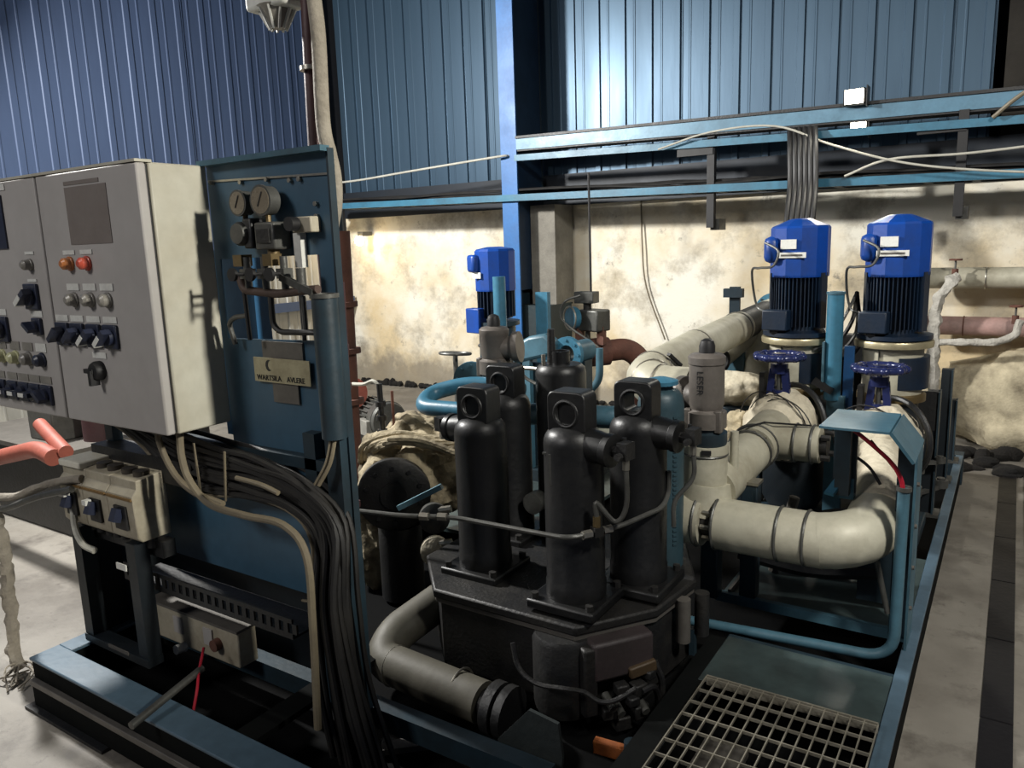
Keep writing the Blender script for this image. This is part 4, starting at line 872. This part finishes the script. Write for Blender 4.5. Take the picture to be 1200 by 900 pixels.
# ------------------------------------------------------------------ pumps
def pump(x, y, label):
    t = thing('vertical_pump', label, 'pump', (x, y, .2), 'tall blue motored pumps')
    build(MB().box(x-.17, x+.17, y-.17, y+.17, .2, .26), 'base_plate', TEALD, t, bevel=.006)
    build(MB().lathe([(.12, 0), (.15, .05), (.15, .45), (.12, .52), (.12, .60)], (x, y, .26), (0, 0, 1), 28), 'casing', DARKP, t)
    build(MB().lathe([(.15, 0), (.15, .03), (.135, .035)], (x, y, .86), (0, 0, 1), 32), 'lower_ring', BRASS, t)
    build(MB().lathe([(.132, 0), (.132, .22)], (x, y, .89), (0, 0, 1), 32), 'lantern', JACKET, t)
    build(MB().lathe([(.10, 0), (.137, .001), (.137, .15), (.10, .151)], (x+.02, y+.01, .92), (0, 0, 1), 32), 'lantern_window', BLUED, t)
    build(MB().box(x-.045, x-.042, y-.136, y-.12, .90, 1.10), 'lantern_edge', GREYM, t)
    build(MB().lathe([(.12, .005), (.17, .01), (.172, .032), (.168, .04), (.12, .045)], (x, y, 1.105), (0, 0, 1), 40), 'mount_flange', mat('worn_flange', (176, 166, 134), .35, .5, (120, 108, 84), .6, 9, .04), t, label='worn shiny mounting flange')
    build(MB().lathe([(.10, 0), (.165, .002), (.165, .022), (.11, .03)], (x, y, 1.15), (0, 0, 1), 32), 'motor_flange', BLUED, t)
    build(MB().lathe([(.105, 0), (.105, .27)], (x, y, 1.18), (0, 0, 1), 28), 'stator', BLUED, t)
    for k in range(44):
        a = 2*math.pi*k/44; c, s = math.cos(a), math.sin(a)
        build(MB().bar((x+.115*c, y+.115*s, 1.20), (x+.115*c, y+.115*s, 1.455), .004, .03, (c, s, 0)), 'fin', BLUED, t, flat=True)
    for a in (math.radians(-20), math.radians(200), math.radians(100)):
        c, s = math.cos(a), math.sin(a); build(MB().bar((x+.12*c, y+.12*s, 1.19), (x+.12*c, y+.12*s, 1.46), .05, .035, (c, s, 0)), 'rail_block', BLUED, t)
    build(MB().lathe([(.137, 0), (.139, .01), (.139, .235), (.132, .245), (.09, .262), (.06, .275), (.045, .28), (.001, .282)], (x, y, 1.44), (0, 0, 1), 12), 'fan_cover', BLUE, t, flat=True)
    build(MB().obox((x-.07, y-.135, 1.235), (.125, .07, .10), rz=-.15), 'terminal_box', BLUED, t, bevel=.006)
    build(MB().box(x-.10, x-.06, y-.15, y-.13, 1.17, 1.185), 'gland', BLACK, t)
    build(MB().obox((x-.112, y-.112, 1.575), (.075, .06, .13), rz=-.75), 'cooling_fan_box', BLUE, t, bevel=.03)
    build(MB().obox((x-.024, y-.137, 1.60), (.075, .006, .045), rz=-.12), 'name_plate', WHITE, t)
    build(MB().obox((x-.008, y-.138, 1.548), (.135, .006, .026), rz=-.06), 'sticker', WHITE, t)
    build(MB().obox((x-.008, y-.1415, 1.548), (.10, .003, .008), rz=-.06), 'sticker_print', GREYPL, t)
    build(MB().tube(spline([(x-.13, y-.15, 1.61), (x-.06, y-.185, 1.57), (x-.08, y-.19, 1.50), (x-.15, y-.17, 1.49), (x-.20, y-.12, 1.47), (x-.19, y-.06, 1.3), (x-.12, y-.12, 1.27)], 6), .006, 7), 'motor_cable', GREYM, t)
    return t
p1 = pump(-.90, 4.0, 'left of the two tall blue motored pumps, nearer the long clad pipe')
p2 = dup(p1, (-.462, 4.0, .2), 'right of the two tall blue motored pumps, nearest the right wall pipes')
# cables climbing from the tray to the left pump
for i in range(6):
    x = -1.45+i*.036
    solo(MB().tube(spline([(x-.05, 6.2, 2.42), (x-.02, 6.1, 2.25), (x, 6.05, 2.0), (x+.02, 5.9, 1.75), (x+.03, 5.75, 1.3), (x+.03, 5.7, .8)], 5), .02, 8), 'drop_cable', BLACK, ['leftmost', 'second from left', 'third from left', 'third from right', 'second from right', 'rightmost'][i]+' of the dark cables dropping from the tray behind the left pump', 'cable', 'cables dropping behind the left pump')
def handwheel_valve(x, y, z, label, side):
    t = thing('wheel_valve', label, 'valve', (x, y, .6), 'blue handwheel valves')
    mb = MB().torus((x, y, z), (0, 0, 1), .098, .017, 40, 10)
    for k in range(10):
        a = 2*math.pi*k/10; mb.blob((x+.101*math.cos(a), y+.101*math.sin(a), z), (.024, .024, .019), amp=0, nu=10, nv=8)
    build(mb, 'handwheel', HWHEEL, t)
    mb = MB().cyl((x, y, z-.014), (x, y, z+.014), .028, n=16)
    for k in range(4):
        a = math.pi/4+math.pi/2*k; mb.bar((x, y, z), (x+.095*math.cos(a), y+.095*math.sin(a), z), .02, .012)
    build(mb, 'wheel_spokes', HWHEEL, t)
    build(MB().cyl((x, y, z-.28), (x, y, z+.012), .011, n=12), 'spindle', GREYM, t)
    mb = MB()
    for s in (-1, 1): mb.bar((x+s*.045, y, z-.24), (x+s*.026, y, z-.06), .03, .034, (0, 1, 0))
    mb.cyl((x, y, z-.08), (x, y, z-.035), .04, n=16).cyl((x, y, z-.27), (x, y, z-.235), .078, n=20).cyl((x, y, z-.24), (x, y, z-.16), .03, n=14)
    build(mb, 'yoke', HWHEEL, t)
    build(MB().box(x-.085, x-.062, y-.03, y+.03, z-.25, z-.08), 'position_plate', CASTG, t)
    mb = MB().blob((x+.015, y+.02, z-.33), (.165, .21, .165), amp=.13, freq=9, nu=64, nv=44)
    build(mb, 'blanket', WRAP, t, label='creased insulation blanket')
    build(MB().torus((x+.06, y+.12, z-.34), (.55, .8, 0), .185, .014, 36, 8), 'rear_flange', BLACKG, t)
    for k in range(3): build(MB().torus((x-.03+.04*k, y-.03-.03*k, z-.335), (.35, .9, .1), .172-.01*k, .003, 36, 5), 'tie_wire', CABLE, t)
    return t
handwheel_valve(-.905, 3.68, 1.085, 'blue handwheel valve lagged with creased cloth before the left pump', -1)
handwheel_valve(-.475, 3.70, 1.05, 'blue handwheel valve lagged with cloth before the right pump', 1)
solo(MB().tube([(-.36, 2.98, .615), (-.38, 3.2, .66), (-.43, 3.46, .70)], .098, 24), 'lagged_inlet_pipe', WRAP, 'cloth lagged inlet pipe between the big elbow and the right handwheel valve', 'pipe')
solo(MB().obox((-.50, 2.93, .735), (.035, .13, .012), rx=.45, rz=-.3).obox((-.47, 2.97, .715), (.05, .05, .08)), 'elbow_lever', TEALB, 'pale teal lever handle on top of the clad elbow', 'lever')
solo(MB().cyl((-.37, 2.83, .62), (-.30, 2.86, .30), .010, n=10), 'drain_tube', GREYM, 'thin grey tube slanting down right of the clad elbow', 'tube')
# uprights between pumps
t = thing('cable_riser_post', 'bright teal tube post standing between the two blue pumps', 'post', (-.70, 3.86, .2))
build(MB().cyl((-.70, 3.86, .86), (-.70, 3.86, 1.37), .038, n=20), 'tube', TEALB, t)
build(MB().ring((-.70, 3.86, 1.37), (0, 0, 1), .03, .042, .012, 20), 'rim', TEAL, t)
build(MB().box(-.655, -.61, 3.87, 3.885, .62, 1.12), 'back_plate', mat('plate_blue', (20, 72, 120), .45, 0, None, .5, 6, .04), t)
build(MB().box(-.745, -.735, 3.82, 3.86, .90, 1.14), 'side_plate', TEAL, t)
build(MB().box(-.72, -.64, 3.84, 3.87, .2, .88), 'leg', TEAL, t)
build(MB().obox((-.735, 3.82, .93), (.10, .03, .03), ry=.5), 'clamp', BLACK, t)
for i in range(4):
    solo(MB().tube(spline([(-.64, 4.05, 1.36), (-.66+.02*i, 3.95, 1.28-.05*i), (-.73+.02*i, 3.92, 1.14-.03*i), (-.80+.02*i, 3.9, 1.09)], 5), .008+.002*(i % 2), 7), 'pump_cable', CABLE if i % 2 else GREYM, ['lowest grey', 'upper black', 'upper grey', 'topmost black'][i]+' cable strung between the two pumps behind the teal tube post', 'cable', 'cables between the pumps')
# ------------------------------------------------------------------ sloped guard
gd = thing('sloped_guard', 'blue bent sheet guard on a dark stand at the right side of the skid', 'guard', (-.4, 2.85, .2))
th = .008
build(MB().prism([(-.522, 2.675, 1.0), (-.306, 2.675, 1.0), (-.306, 2.978, 1.0), (-.516, 2.97, 1.0)], (0, 0, th)), 'top_sheet', GUARD, gd)
build(MB().add([(-.306, 2.675, 1.0), (-.306, 2.978, 1.0), (-.236, 2.978, .915), (-.236, 2.69, .905), (-.298, 2.675, 1.008), (-.298, 2.978, 1.008), (-.228, 2.978, .92), (-.228, 2.69, .91)], [(0,1,2,3),(7,6,5,4),(0,4,5,1),(1,5,6,2),(2,6,7,3),(3,7,4,0)]), 'slope_sheet', GUARD, gd)
build(MB().box(-.238, -.230, 2.80, 2.975, .2, .915), 'side_sheet', TEAL, gd)
for z in (.35, .5, .65, .8): build(MB().cyl((-.23, 2.83, z), (-.222, 2.83, z), .008, n=8), 'rivet', GREYPL, gd)
build(MB().box(-.52, -.44, 2.95, 2.97, .70, 1.0), 'rear_web', TEALD, gd)
build(MB().box(-.505, -.455, 2.90, 2.95, .70, 1.0), 'rear_leg', TEALD, gd)
build(MB().box(-.44, -.24, 3.1, 3.115, .22, .68), 'rear_sheet', TEALD, gd)
build(MB().box(-.30, -.245, 2.90, 2.97, .2, .93), 'front_leg', TEALD, gd)
build(MB().tube([(-.40, 2.98, .90), (-.30, 2.98, .78), (-.24, 2.98, .74)], .004, 6), 'brace_wire', BLACK, gd)
cable('red_cable', [(-.42, 2.72, .995), (-.36, 2.73, .945), (-.30, 2.745, .885), (-.272, 2.757, .83), (-.264, 2.76, .78)], .0075, RED, 'red cable arching from under the sloped guard into the tube rail')
cable('black_cable', [(-.50, 3.0, .82), (-.46, 2.98, .835), (-.40, 2.97, .80), (-.36, 2.97, .74)], .006, BLACK, 'short black cable arching under the sloped guard')
# right side frames
def frame_post(x0, x1, y, z0, z1, label, plate_=None):
    t = thing('side_frame', label, 'frame', ((x0+x1)/2, y, .2))
    build(MB().box(x1-.055, x1, y, y+.055, z0, z1), 'post', DARKP, t)
    build(MB().box(x1-.004, x1+.004, y-.02, y+.07, z0, z1), 'post_edge', TEALD, t)
    if plate_: build(MB().box(x0, x1, y-.008, y, z1-plate_, z1), 'top_plate', BLACKG, t)
    build(MB().box(x0-.02, x1+.03, y-.03, y+.09, .2, .215), 'foot', GREYM, t)
frame_post(-.43, -.275, 4.30, .2, .85, 'black plate on a post beside the right pump, nearest of the side frames', .2)
frame_post(-.34, -.26, 4.95, .2, .86, 'dark upright post behind the nearest side frame on the right beam')
frame_post(-.32, -.25, 5.4, .2, .60, 'shorter dark upright post farthest back on the right beam')
t = thing('stub_valves', 'stack of grey pipe stubs behind the sloped guard beside the right beam', 'fittings', (-.34, 4.22, .2))
build(MB().cyl((-.36, 4.2, .2), (-.36, 4.2, .66), .03, n=12), 'stub_stem', GREYM, t)
for x, y, z, s in ((-.36, 4.2, .60, .06), (-.36, 4.2, .45, .07), (-.36, 4.2, .33, .06), (-.25, 4.25, .50, .035), (-.25, 4.4, .33, .05)):
    build(MB().cyl((x, y, z), (x, y, z+s*.8), s*.7, n=16).cyl((x, y, z+s*.8), (x, y, z+s), s*.4, n=12), 'stub_cap', GREYM, t)
    build(MB().bar((-.36, 4.2, z), (x, y, z+.002), .02, .02), 'stub_arm', GREYM, t)
# clutter between pumps and long pipe
t = thing('clad_reducer', 'silver clad cone reducer between the long pipe and the left pump', 'reducer', (-1.24, 4.55, .8))
build(MB().lathe([(.13, 0), (.13, .08), (.085, .26), (.085, .36)], (-1.2, 4.5, .80), (0, 0, 1), 26), 'cone', JACKET, t)
build(MB().tube([(-1.42, 4.25, .92), (-1.22, 4.5, 1.14)], .06, 16), 'arm', JACKET, t)
build(MB().torus((-1.35, 4.2, .96), (1, -.4, 0), .055, .014, 22, 8), 'clamp_ring', BLACK, t)
build(MB().cyl((-1.2, 4.5, .26), (-1.2, 4.5, .80), .06, n=16), 'drop_leg', TEALD, t)
mb = MB().blob((-1.24, 4.05, .84), (.20, .15, .09), amp=.16, freq=9, nu=44, nv=30)
solo(mb, 'lagging_pillow', WRAP, 'bulging cream lagging pillow behind the clad riser', 'lagging')
solo(MB().box(-1.45, -1.05, 3.95, 4.2, .2, .76), 'tank_box', TEALD, 'dark teal steel box carrying the cream lagging pillow', 'box', bevel=.01)
mb = MB().blob((-1.07, 3.72, .70), (.11, .12, .10), amp=.35, freq=12, nu=40, nv=26)
solo(mb, 'torn_lagging', WRAPD, 'torn singed lagging left of the left handwheel valve', 'lagging')
solo(MB().box(-.92, -.55, 4.45, 4.55, .2, 1.1), 'back_cabinet', BLACKG, 'dark steel box standing behind the two blue pumps', 'box', bevel=.01)
for i, (P, r, m, lab) in enumerate((([(-.90, 3.08, .33), (-.62, 3.1, .30), (-.35, 3.12, .34)], .03, BLACKG, 'black hose lying across the drip deck behind the clad main pipe'),
    ([(-.62, 3.2, .50), (-.50, 3.22, .52), (-.36, 3.2, .47)], .022, CASTG, 'grey black hose end under the tee branch'),
    ([(-.80, 3.25, .20), (-.72, 3.25, .55)], .022, GREYPL, 'grey bracing strut under the tee branch'))):
    cable('deck_hose', P, r, m, lab, cat='hose')
# ================================================================== BACKGROUND LEFT
t = thing('far_pump', 'blue motored pump far back beside the column, behind the filter vessels', 'pump', (-3.03, 4.45, .1))
fx, fy = -3.03, 4.45
build(MB().lathe([(.14, 0), (.142, .01), (.142, .27), (.13, .285), (.05, .30)], (fx, fy, 1.33), (0, 0, 1), 12), 'fan_cover', BLUE, t, flat=True)
build(MB().lathe([(.11, 0), (.11, .2)], (fx, fy, 1.14), (0, 0, 1), 24), 'stator', BLUED, t)
for k in range(26):
    a = 2*math.pi*k/26; c, s = math.cos(a), math.sin(a)
    build(MB().bar((fx+.118*c, fy+.118*s, 1.15), (fx+.118*c, fy+.118*s, 1.34), .006, .03, (c, s, 0)), 'fin', BLUED, t, flat=True)
build(MB().obox((fx-.10, fy-.12, 1.52), (.12, .06, .12), rz=-.6), 'cooling_fan_box', BLUE, t, bevel=.02)
build(MB().obox((fx-.06, fy-.14, 1.44), (.08, .006, .04), rz=-.2), 'name_plate', WHITE, t)
build(MB().obox((fx-.085, fy-.13, 1.13), (.13, .08, .17), rz=-.2), 'terminal_box', BLUE, t, bevel=.006)
build(MB().lathe([(.16, 0), (.16, .03)], (fx, fy, 1.09), (0, 0, 1), 28), 'mount_flange', TEALD, t)
build(MB().lathe([(.13, 0), (.13, .85)], (fx, fy, .25), (0, 0, 1), 24), 'lantern', TEALD, t)
build(MB().torus((fx+.2, fy-.28, .985), (0, .1, 1), .13, .012, 30, 8).cyl((fx+.2, fy-.28, .90), (fx+.2, fy-.28, 1.0), .02, n=10), 'handwheel', GREYM, t)
build(MB().torus((fx+.0, fy-.5, .955), (0, .1, 1), .10, .010, 26, 8).cyl((fx+.0, fy-.5, .30), (fx+.0, fy-.5, .96), .016, n=10).bar((fx-.1, fy-.5, .955), (fx+.1, fy-.5, .955), .014, .01), 'handwheel', GREYM, t)
build(MB().box(fx-.3, fx+.3, fy-.56, fy+.3, .19, .30), 'base_plate', TEALD, t)
t = thing('far_stand', 'teal post and welded bracket arm standing before the far blue pump', 'stand', (-2.75, 4.1, .1))
build(MB().cyl((-2.80, 4.15, .3), (-2.80, 4.15, 1.44), .042, n=18), 'tube_post', TEALB, t)
build(MB().box(-2.62, -2.53, 4.3, 4.34, .3, 1.33), 'plate_post', TEALB, t)
build(MB().prism([(-2.70, 3.92, .80), (-2.70, 3.92, .96), (-2.45, 3.92, 1.09), (-2.34, 3.92, 1.11), (-2.27, 3.92, 1.06), (-2.30, 3.92, .98), (-2.50, 3.92, .93)], (0, .10, 0)), 'bracket_arm', TEAL, t, bevel=.02)
for x, wd in ((-2.64, .07), (-2.50, .05), (-2.36, .05), (-2.22, .03)): build(MB().box(x, x+wd, 3.93, 3.97, .2, .95), 'rib', TEALB if wd > .06 else TEAL, t)
build(MB().box(-2.66, -2.2, 3.99, 4.02, .25, .92), 'back_sheet', TEALD, t)
build(MB().box(-2.85, -2.1, 3.9, 4.4, .1, .26), 'base', TEALD, t)
t = thing('sample_line', 'pale steel sampling line with small valves over the tall black canister', 'tube', (-1.9, 3.0, 1.1))
build(MB().tube([(-2.05, 3.05, 1.075), (-1.98, 3.05, 1.065), (-1.62, 2.95, 1.08)], .010, 9), 'line', STEEL, t)
for x, y in ((-2.0, 3.05), (-1.70, 2.97)): build(MB().obox((x, y, 1.07), (.035, .03, .035)).cyl((x, y, 1.07), (x, y, 1.11), .008, n=8), 'valve', GREYM, t)
build(MB().cyl((-1.98, 3.05, 1.06), (-1.98, 3.05, .93), .009, n=8), 'drop', STEEL, t)
build(MB().tube(spline([(-1.93, 3.0, 1.06), (-1.88, 3.0, 1.02), (-1.78, 2.98, 1.0), (-1.72, 2.97, 1.05)], 5), .008, 8), 'loop', GREYM, t)
# actuated valve in front of the wall
t = thing('actuated_valve', 'blue faced actuated valve with a tall rod on a rusty pipe by the cream wall', 'valve', (-2.5, 4.8, .6))
build(MB().tube([(-2.47, 4.8, 1.30), (-2.475, 4.8, 2.1)], .008, 8), 'rod', BLACK, t)
build(MB().box(-2.58, -2.43, 4.75, 4.85, 1.22, 1.30), 'top_box', GREYM, t, bevel=.006)
build(MB().cyl((-2.50, 4.8, 1.16), (-2.50, 4.8, 1.24), .03, n=12), 'neck', CASTG, t)
build(MB().obox((-2.46, 4.82, 1.10), (.19, .14, .15), rz=-.3), 'actuator', GREYM, t, bevel=.012)
build(MB().lathe([(.075, 0), (.08, .01), (.08, .04), (.07, .05)], (-2.57, 4.76, 1.12), (-.5, -.85, 0), 24), 'blue_dial', TEALB, t)
build(MB().torus((-2.595, 4.715, 1.12), (-.5, -.85, 0), .082, .006, 24, 6), 'dial_rim', STEEL, t)
for x in (-2.59, -2.42): build(MB().box(x, x+.05, 4.78, 4.83, .93, 1.06), 'yoke_leg', RUST, t)
build(MB().cyl((-2.50, 4.8, .93), (-2.50, 4.8, 1.05), .02, n=10), 'spindle', GREYM, t)
build(MB().cyl((-2.70, 4.62, .86), (-2.40, 4.92, .87), .10, n=22), 'valve_body', RUST, t)
for p in ((-2.72, 4.60, .86), (-2.62, 4.70, .86)): build(MB().lathe([(.06, -.015), (.125, -.014), (.125, .014), (.06, .015)], p, (1, 1, 0), 26).bolts(V(p)-V((.01, .01, 0)), (-1, -1, 0), .105, 8, .009, .012), 'flange', TEALB, t)
build(MB().tube([(-2.42, 4.90, .87), (-2.30, 5.02, .88), (-2.22, 5.08, .80), (-2.20, 5.08, .2)], .078, 18, rad=.14, seg=6), 'rusty_elbow', RUST, t)
build(MB().cyl((-2.20, 5.08, .03), (-2.20, 5.08, .5), .078, n=18), 'rusty_leg', RUST, t)
build(MB().tube(spline([(-2.50, 4.70, 1.28), (-2.60, 4.66, 1.24), (-2.64, 4.66, 1.14), (-2.56, 4.66, 1.06), (-2.44, 4.66, .99), (-2.36, 4.68, .93)], 5), .008, 8), 'air_hose', GREYM, t)
build(MB().tube([(-2.33, 4.64, .93), (-2.33, 4.64, .70), (-2.45, 4.64, .60), (-2.6, 4.64, .55)], .026, 12, rad=.08), 'teal_drop_pipe', TEAL, t)
t = thing('open_flange_pipe', 'teal pipe end with an open bolted flange behind the canister studs', 'pipe', (-2.22, 4.1, .2))
p = V((-2.22, 4.0, .985)); d = V((-.1, -1, 0)).normalized()
build(MB().ring(p, d, .055, .105, .03, 28).bolts(p, d, .085, 8, .009, .024), 'flange', TEALB, t)
build(MB().ring(p-d*.11, d, .055, .068, .2, 24), 'pipe_wall', TEAL, t)
build(MB().box(-2.26, -2.16, 4.10, 4.2, .2, .93), 'stand', TEALD, t)
# floor motor, orange pipe end
t = thing('floor_motor', 'grey finned electric motor on the floor behind the control stand', 'motor', (-4.4, 4.65, 0))
ax = V((.93, -.36, 0)).normalized(); c0 = V((-4.62, 4.75, .24))
build(MB().lathe([(.15, 0), (.165, .02), (.165, .10)], c0+ax*.28, ax, 28).lathe([(.16, 0), (.15, .03), (.05, .04)], c0+ax*.38, ax, 28), 'fan_cover', GREYM, t)
build(MB().cyl(c0, c0+ax*.3, .135, n=26), 'stator', GREYM, t)
for k in range(24):
    a = 2*math.pi*k/24; u = V((0, 0, 1)); sd = ax.cross(u); q = (u*math.cos(a)+sd*math.sin(a))
    build(MB().bar(c0+ax*.02+q*.145, c0+ax*.28+q*.145, .008, .035, q), 'fin', GREYM, t, flat=True)
build(MB().obox((-4.40, 4.50, .20), (.16, .09, .13), rz=-.37), 'terminal_box', mat('motor_box_grey', (150, 148, 140), .5, .1, None, .4, 8, 0), t, bevel=.006)
build(MB().box(-4.6, -4.3, 4.5, 4.8, 0, .09), 'foot', CASTG, t)
solo(MB().box(-4.75, -4.05, 4.1, 4.38, 0, .10), 'plinth_slab', GREYPL, 'pale concrete plinth slab in front of the grey floor motor', 'plinth')
solo(MB().tube(spline([(-4.6, 4.25, .13), (-4.3, 4.2, .14), (-4.1, 4.15, .12), (-3.95, 4.1, .08)], 5), .02, 9), 'hose', CABLEW, 'pale hose lying on the plinth slab by the floor motor', 'hose')
t = thing('orange_pipe_end', 'orange capped pipe end above the grey floor motor', 'pipe', (-4.8, 4.6, .4))
d = V((.9, -.43, .05)).normalized(); c0 = V((-4.98, 4.72, .44))
build(MB().cyl(c0, c0+d*.42, .10, n=22), 'pipe_run', ORANGE, t)
build(MB().cyl(c0+d*.40, c0+d*.46, .135, n=26), 'cap', ORANGE, t)
build(MB().cyl(c0+V((0, 0, -.44)), c0, .05, n=14), 'leg', RUST, t)
t = thing('rusty_riser', 'rusty red riser pipe with flanges behind the slim standpipe', 'pipe', (-3.25, 3.2, 0))
build(MB().cyl((-3.26, 3.2, 0), (-3.22, 3.2, 1.75), .045, n=16), 'pipe_run', RUST, t)
build(MB().cyl((-3.36, 3.3, 0), (-3.33, 3.3, 1.95), .02, n=10), 'side_pipe', TEALD, t)
for z in (.75, 1.05, 1.32): build(MB().cyl((-3.24, 3.2, z), (-3.24, 3.2, z+.03), .075, n=18), 'flange', RUST, t)
# things at the far left
pipe('orange_pipe', [(-5.2, 1.95, .45), (-4.28, 1.92, .665), (-4.08, 1.9, .645)], .045, ORANGE, 'orange pipe pointing right at the left edge below the cabinets', rad=.1)
pipe('orange_pipe', [(-4.50, 2.05, .745), (-4.05, 1.95, .665)], .036, ORANGE, 'second orange pipe crossing above the first at the left edge')
t = thing('floor_tank', 'dark floor tank behind the orange pipes at the left edge', 'tank', (-5.2, 2.6, 0))
build(MB().box(-5.9, -4.62, 2.2, 3.2, 0, .50), 'shell', BLACKG, t, bevel=.02)
build(MB().box(-5.92, -4.60, 2.18, 3.22, .50, .53), 'lid', GREYPL, t)
build(MB().cyl((-4.75, 2.5, .53), (-4.75, 2.5, .80), .09, n=18), 'manway', MAROON, t)
build(MB().box(-5.2, -4.9, 2.3, 2.6, .53, .80), 'valve_box', GREYM, t, bevel=.01)
solo(MB().blob((-5.75, 2.9, .78), (.30, .2, .26), amp=.1, freq=5, nu=30, nv=20), 'lagged_bundle', WRAP, 'pale lagged bundle on the floor tank at the left edge', 'lagging')
t = thing('sagging_conduits', 'two grey conduits running left from the breaker boxes to the wrapped drop hose', 'conduit', (-3.0, 1.35, .75))
build(MB().tube(spline([(-2.80, 1.39, .86), (-2.95, 1.34, .83), (-3.12, 1.30, .77), (-3.30, 1.28, .745)], 5), .016, 9, lump=.3, freq=20), 'conduit', GASKET, t)
build(MB().tube(spline([(-2.82, 1.36, .825), (-2.98, 1.31, .785), (-3.15, 1.28, .725), (-3.28, 1.27, .70)], 5), .013, 9), 'conduit', GREYM, t)
solo(MB().tube(spline([(-3.30, 1.27, .73), (-3.265, 1.28, .66), (-3.27, 1.29, .50), (-3.29, 1.29, .35), (-3.31, 1.29, .18), (-3.30, 1.28, .08), (-3.26, 1.28, .03)], 7), .024, 10, lump=.7, freq=26), 'wrapped_hose', GASKET, 'grey tape wrapped hose hanging to the floor left of the skid corner', 'hose')
mb = MB()
for i in range(9): mb.tube(spline([(-3.27, 1.28, .05), (-3.22+random.uniform(-.06, .08), 1.25+random.uniform(-.06, .06), random.uniform(.01, .06)), (-3.2+random.uniform(-.1, .1), 1.22+random.uniform(-.1, .1), .008)], 4), .004, 5)
o = solo(mb, 'frayed_strands', GASKET, 'frayed strands at the foot of the tape wrapped hose', 'strands'); o['kind'] = 'stuff'
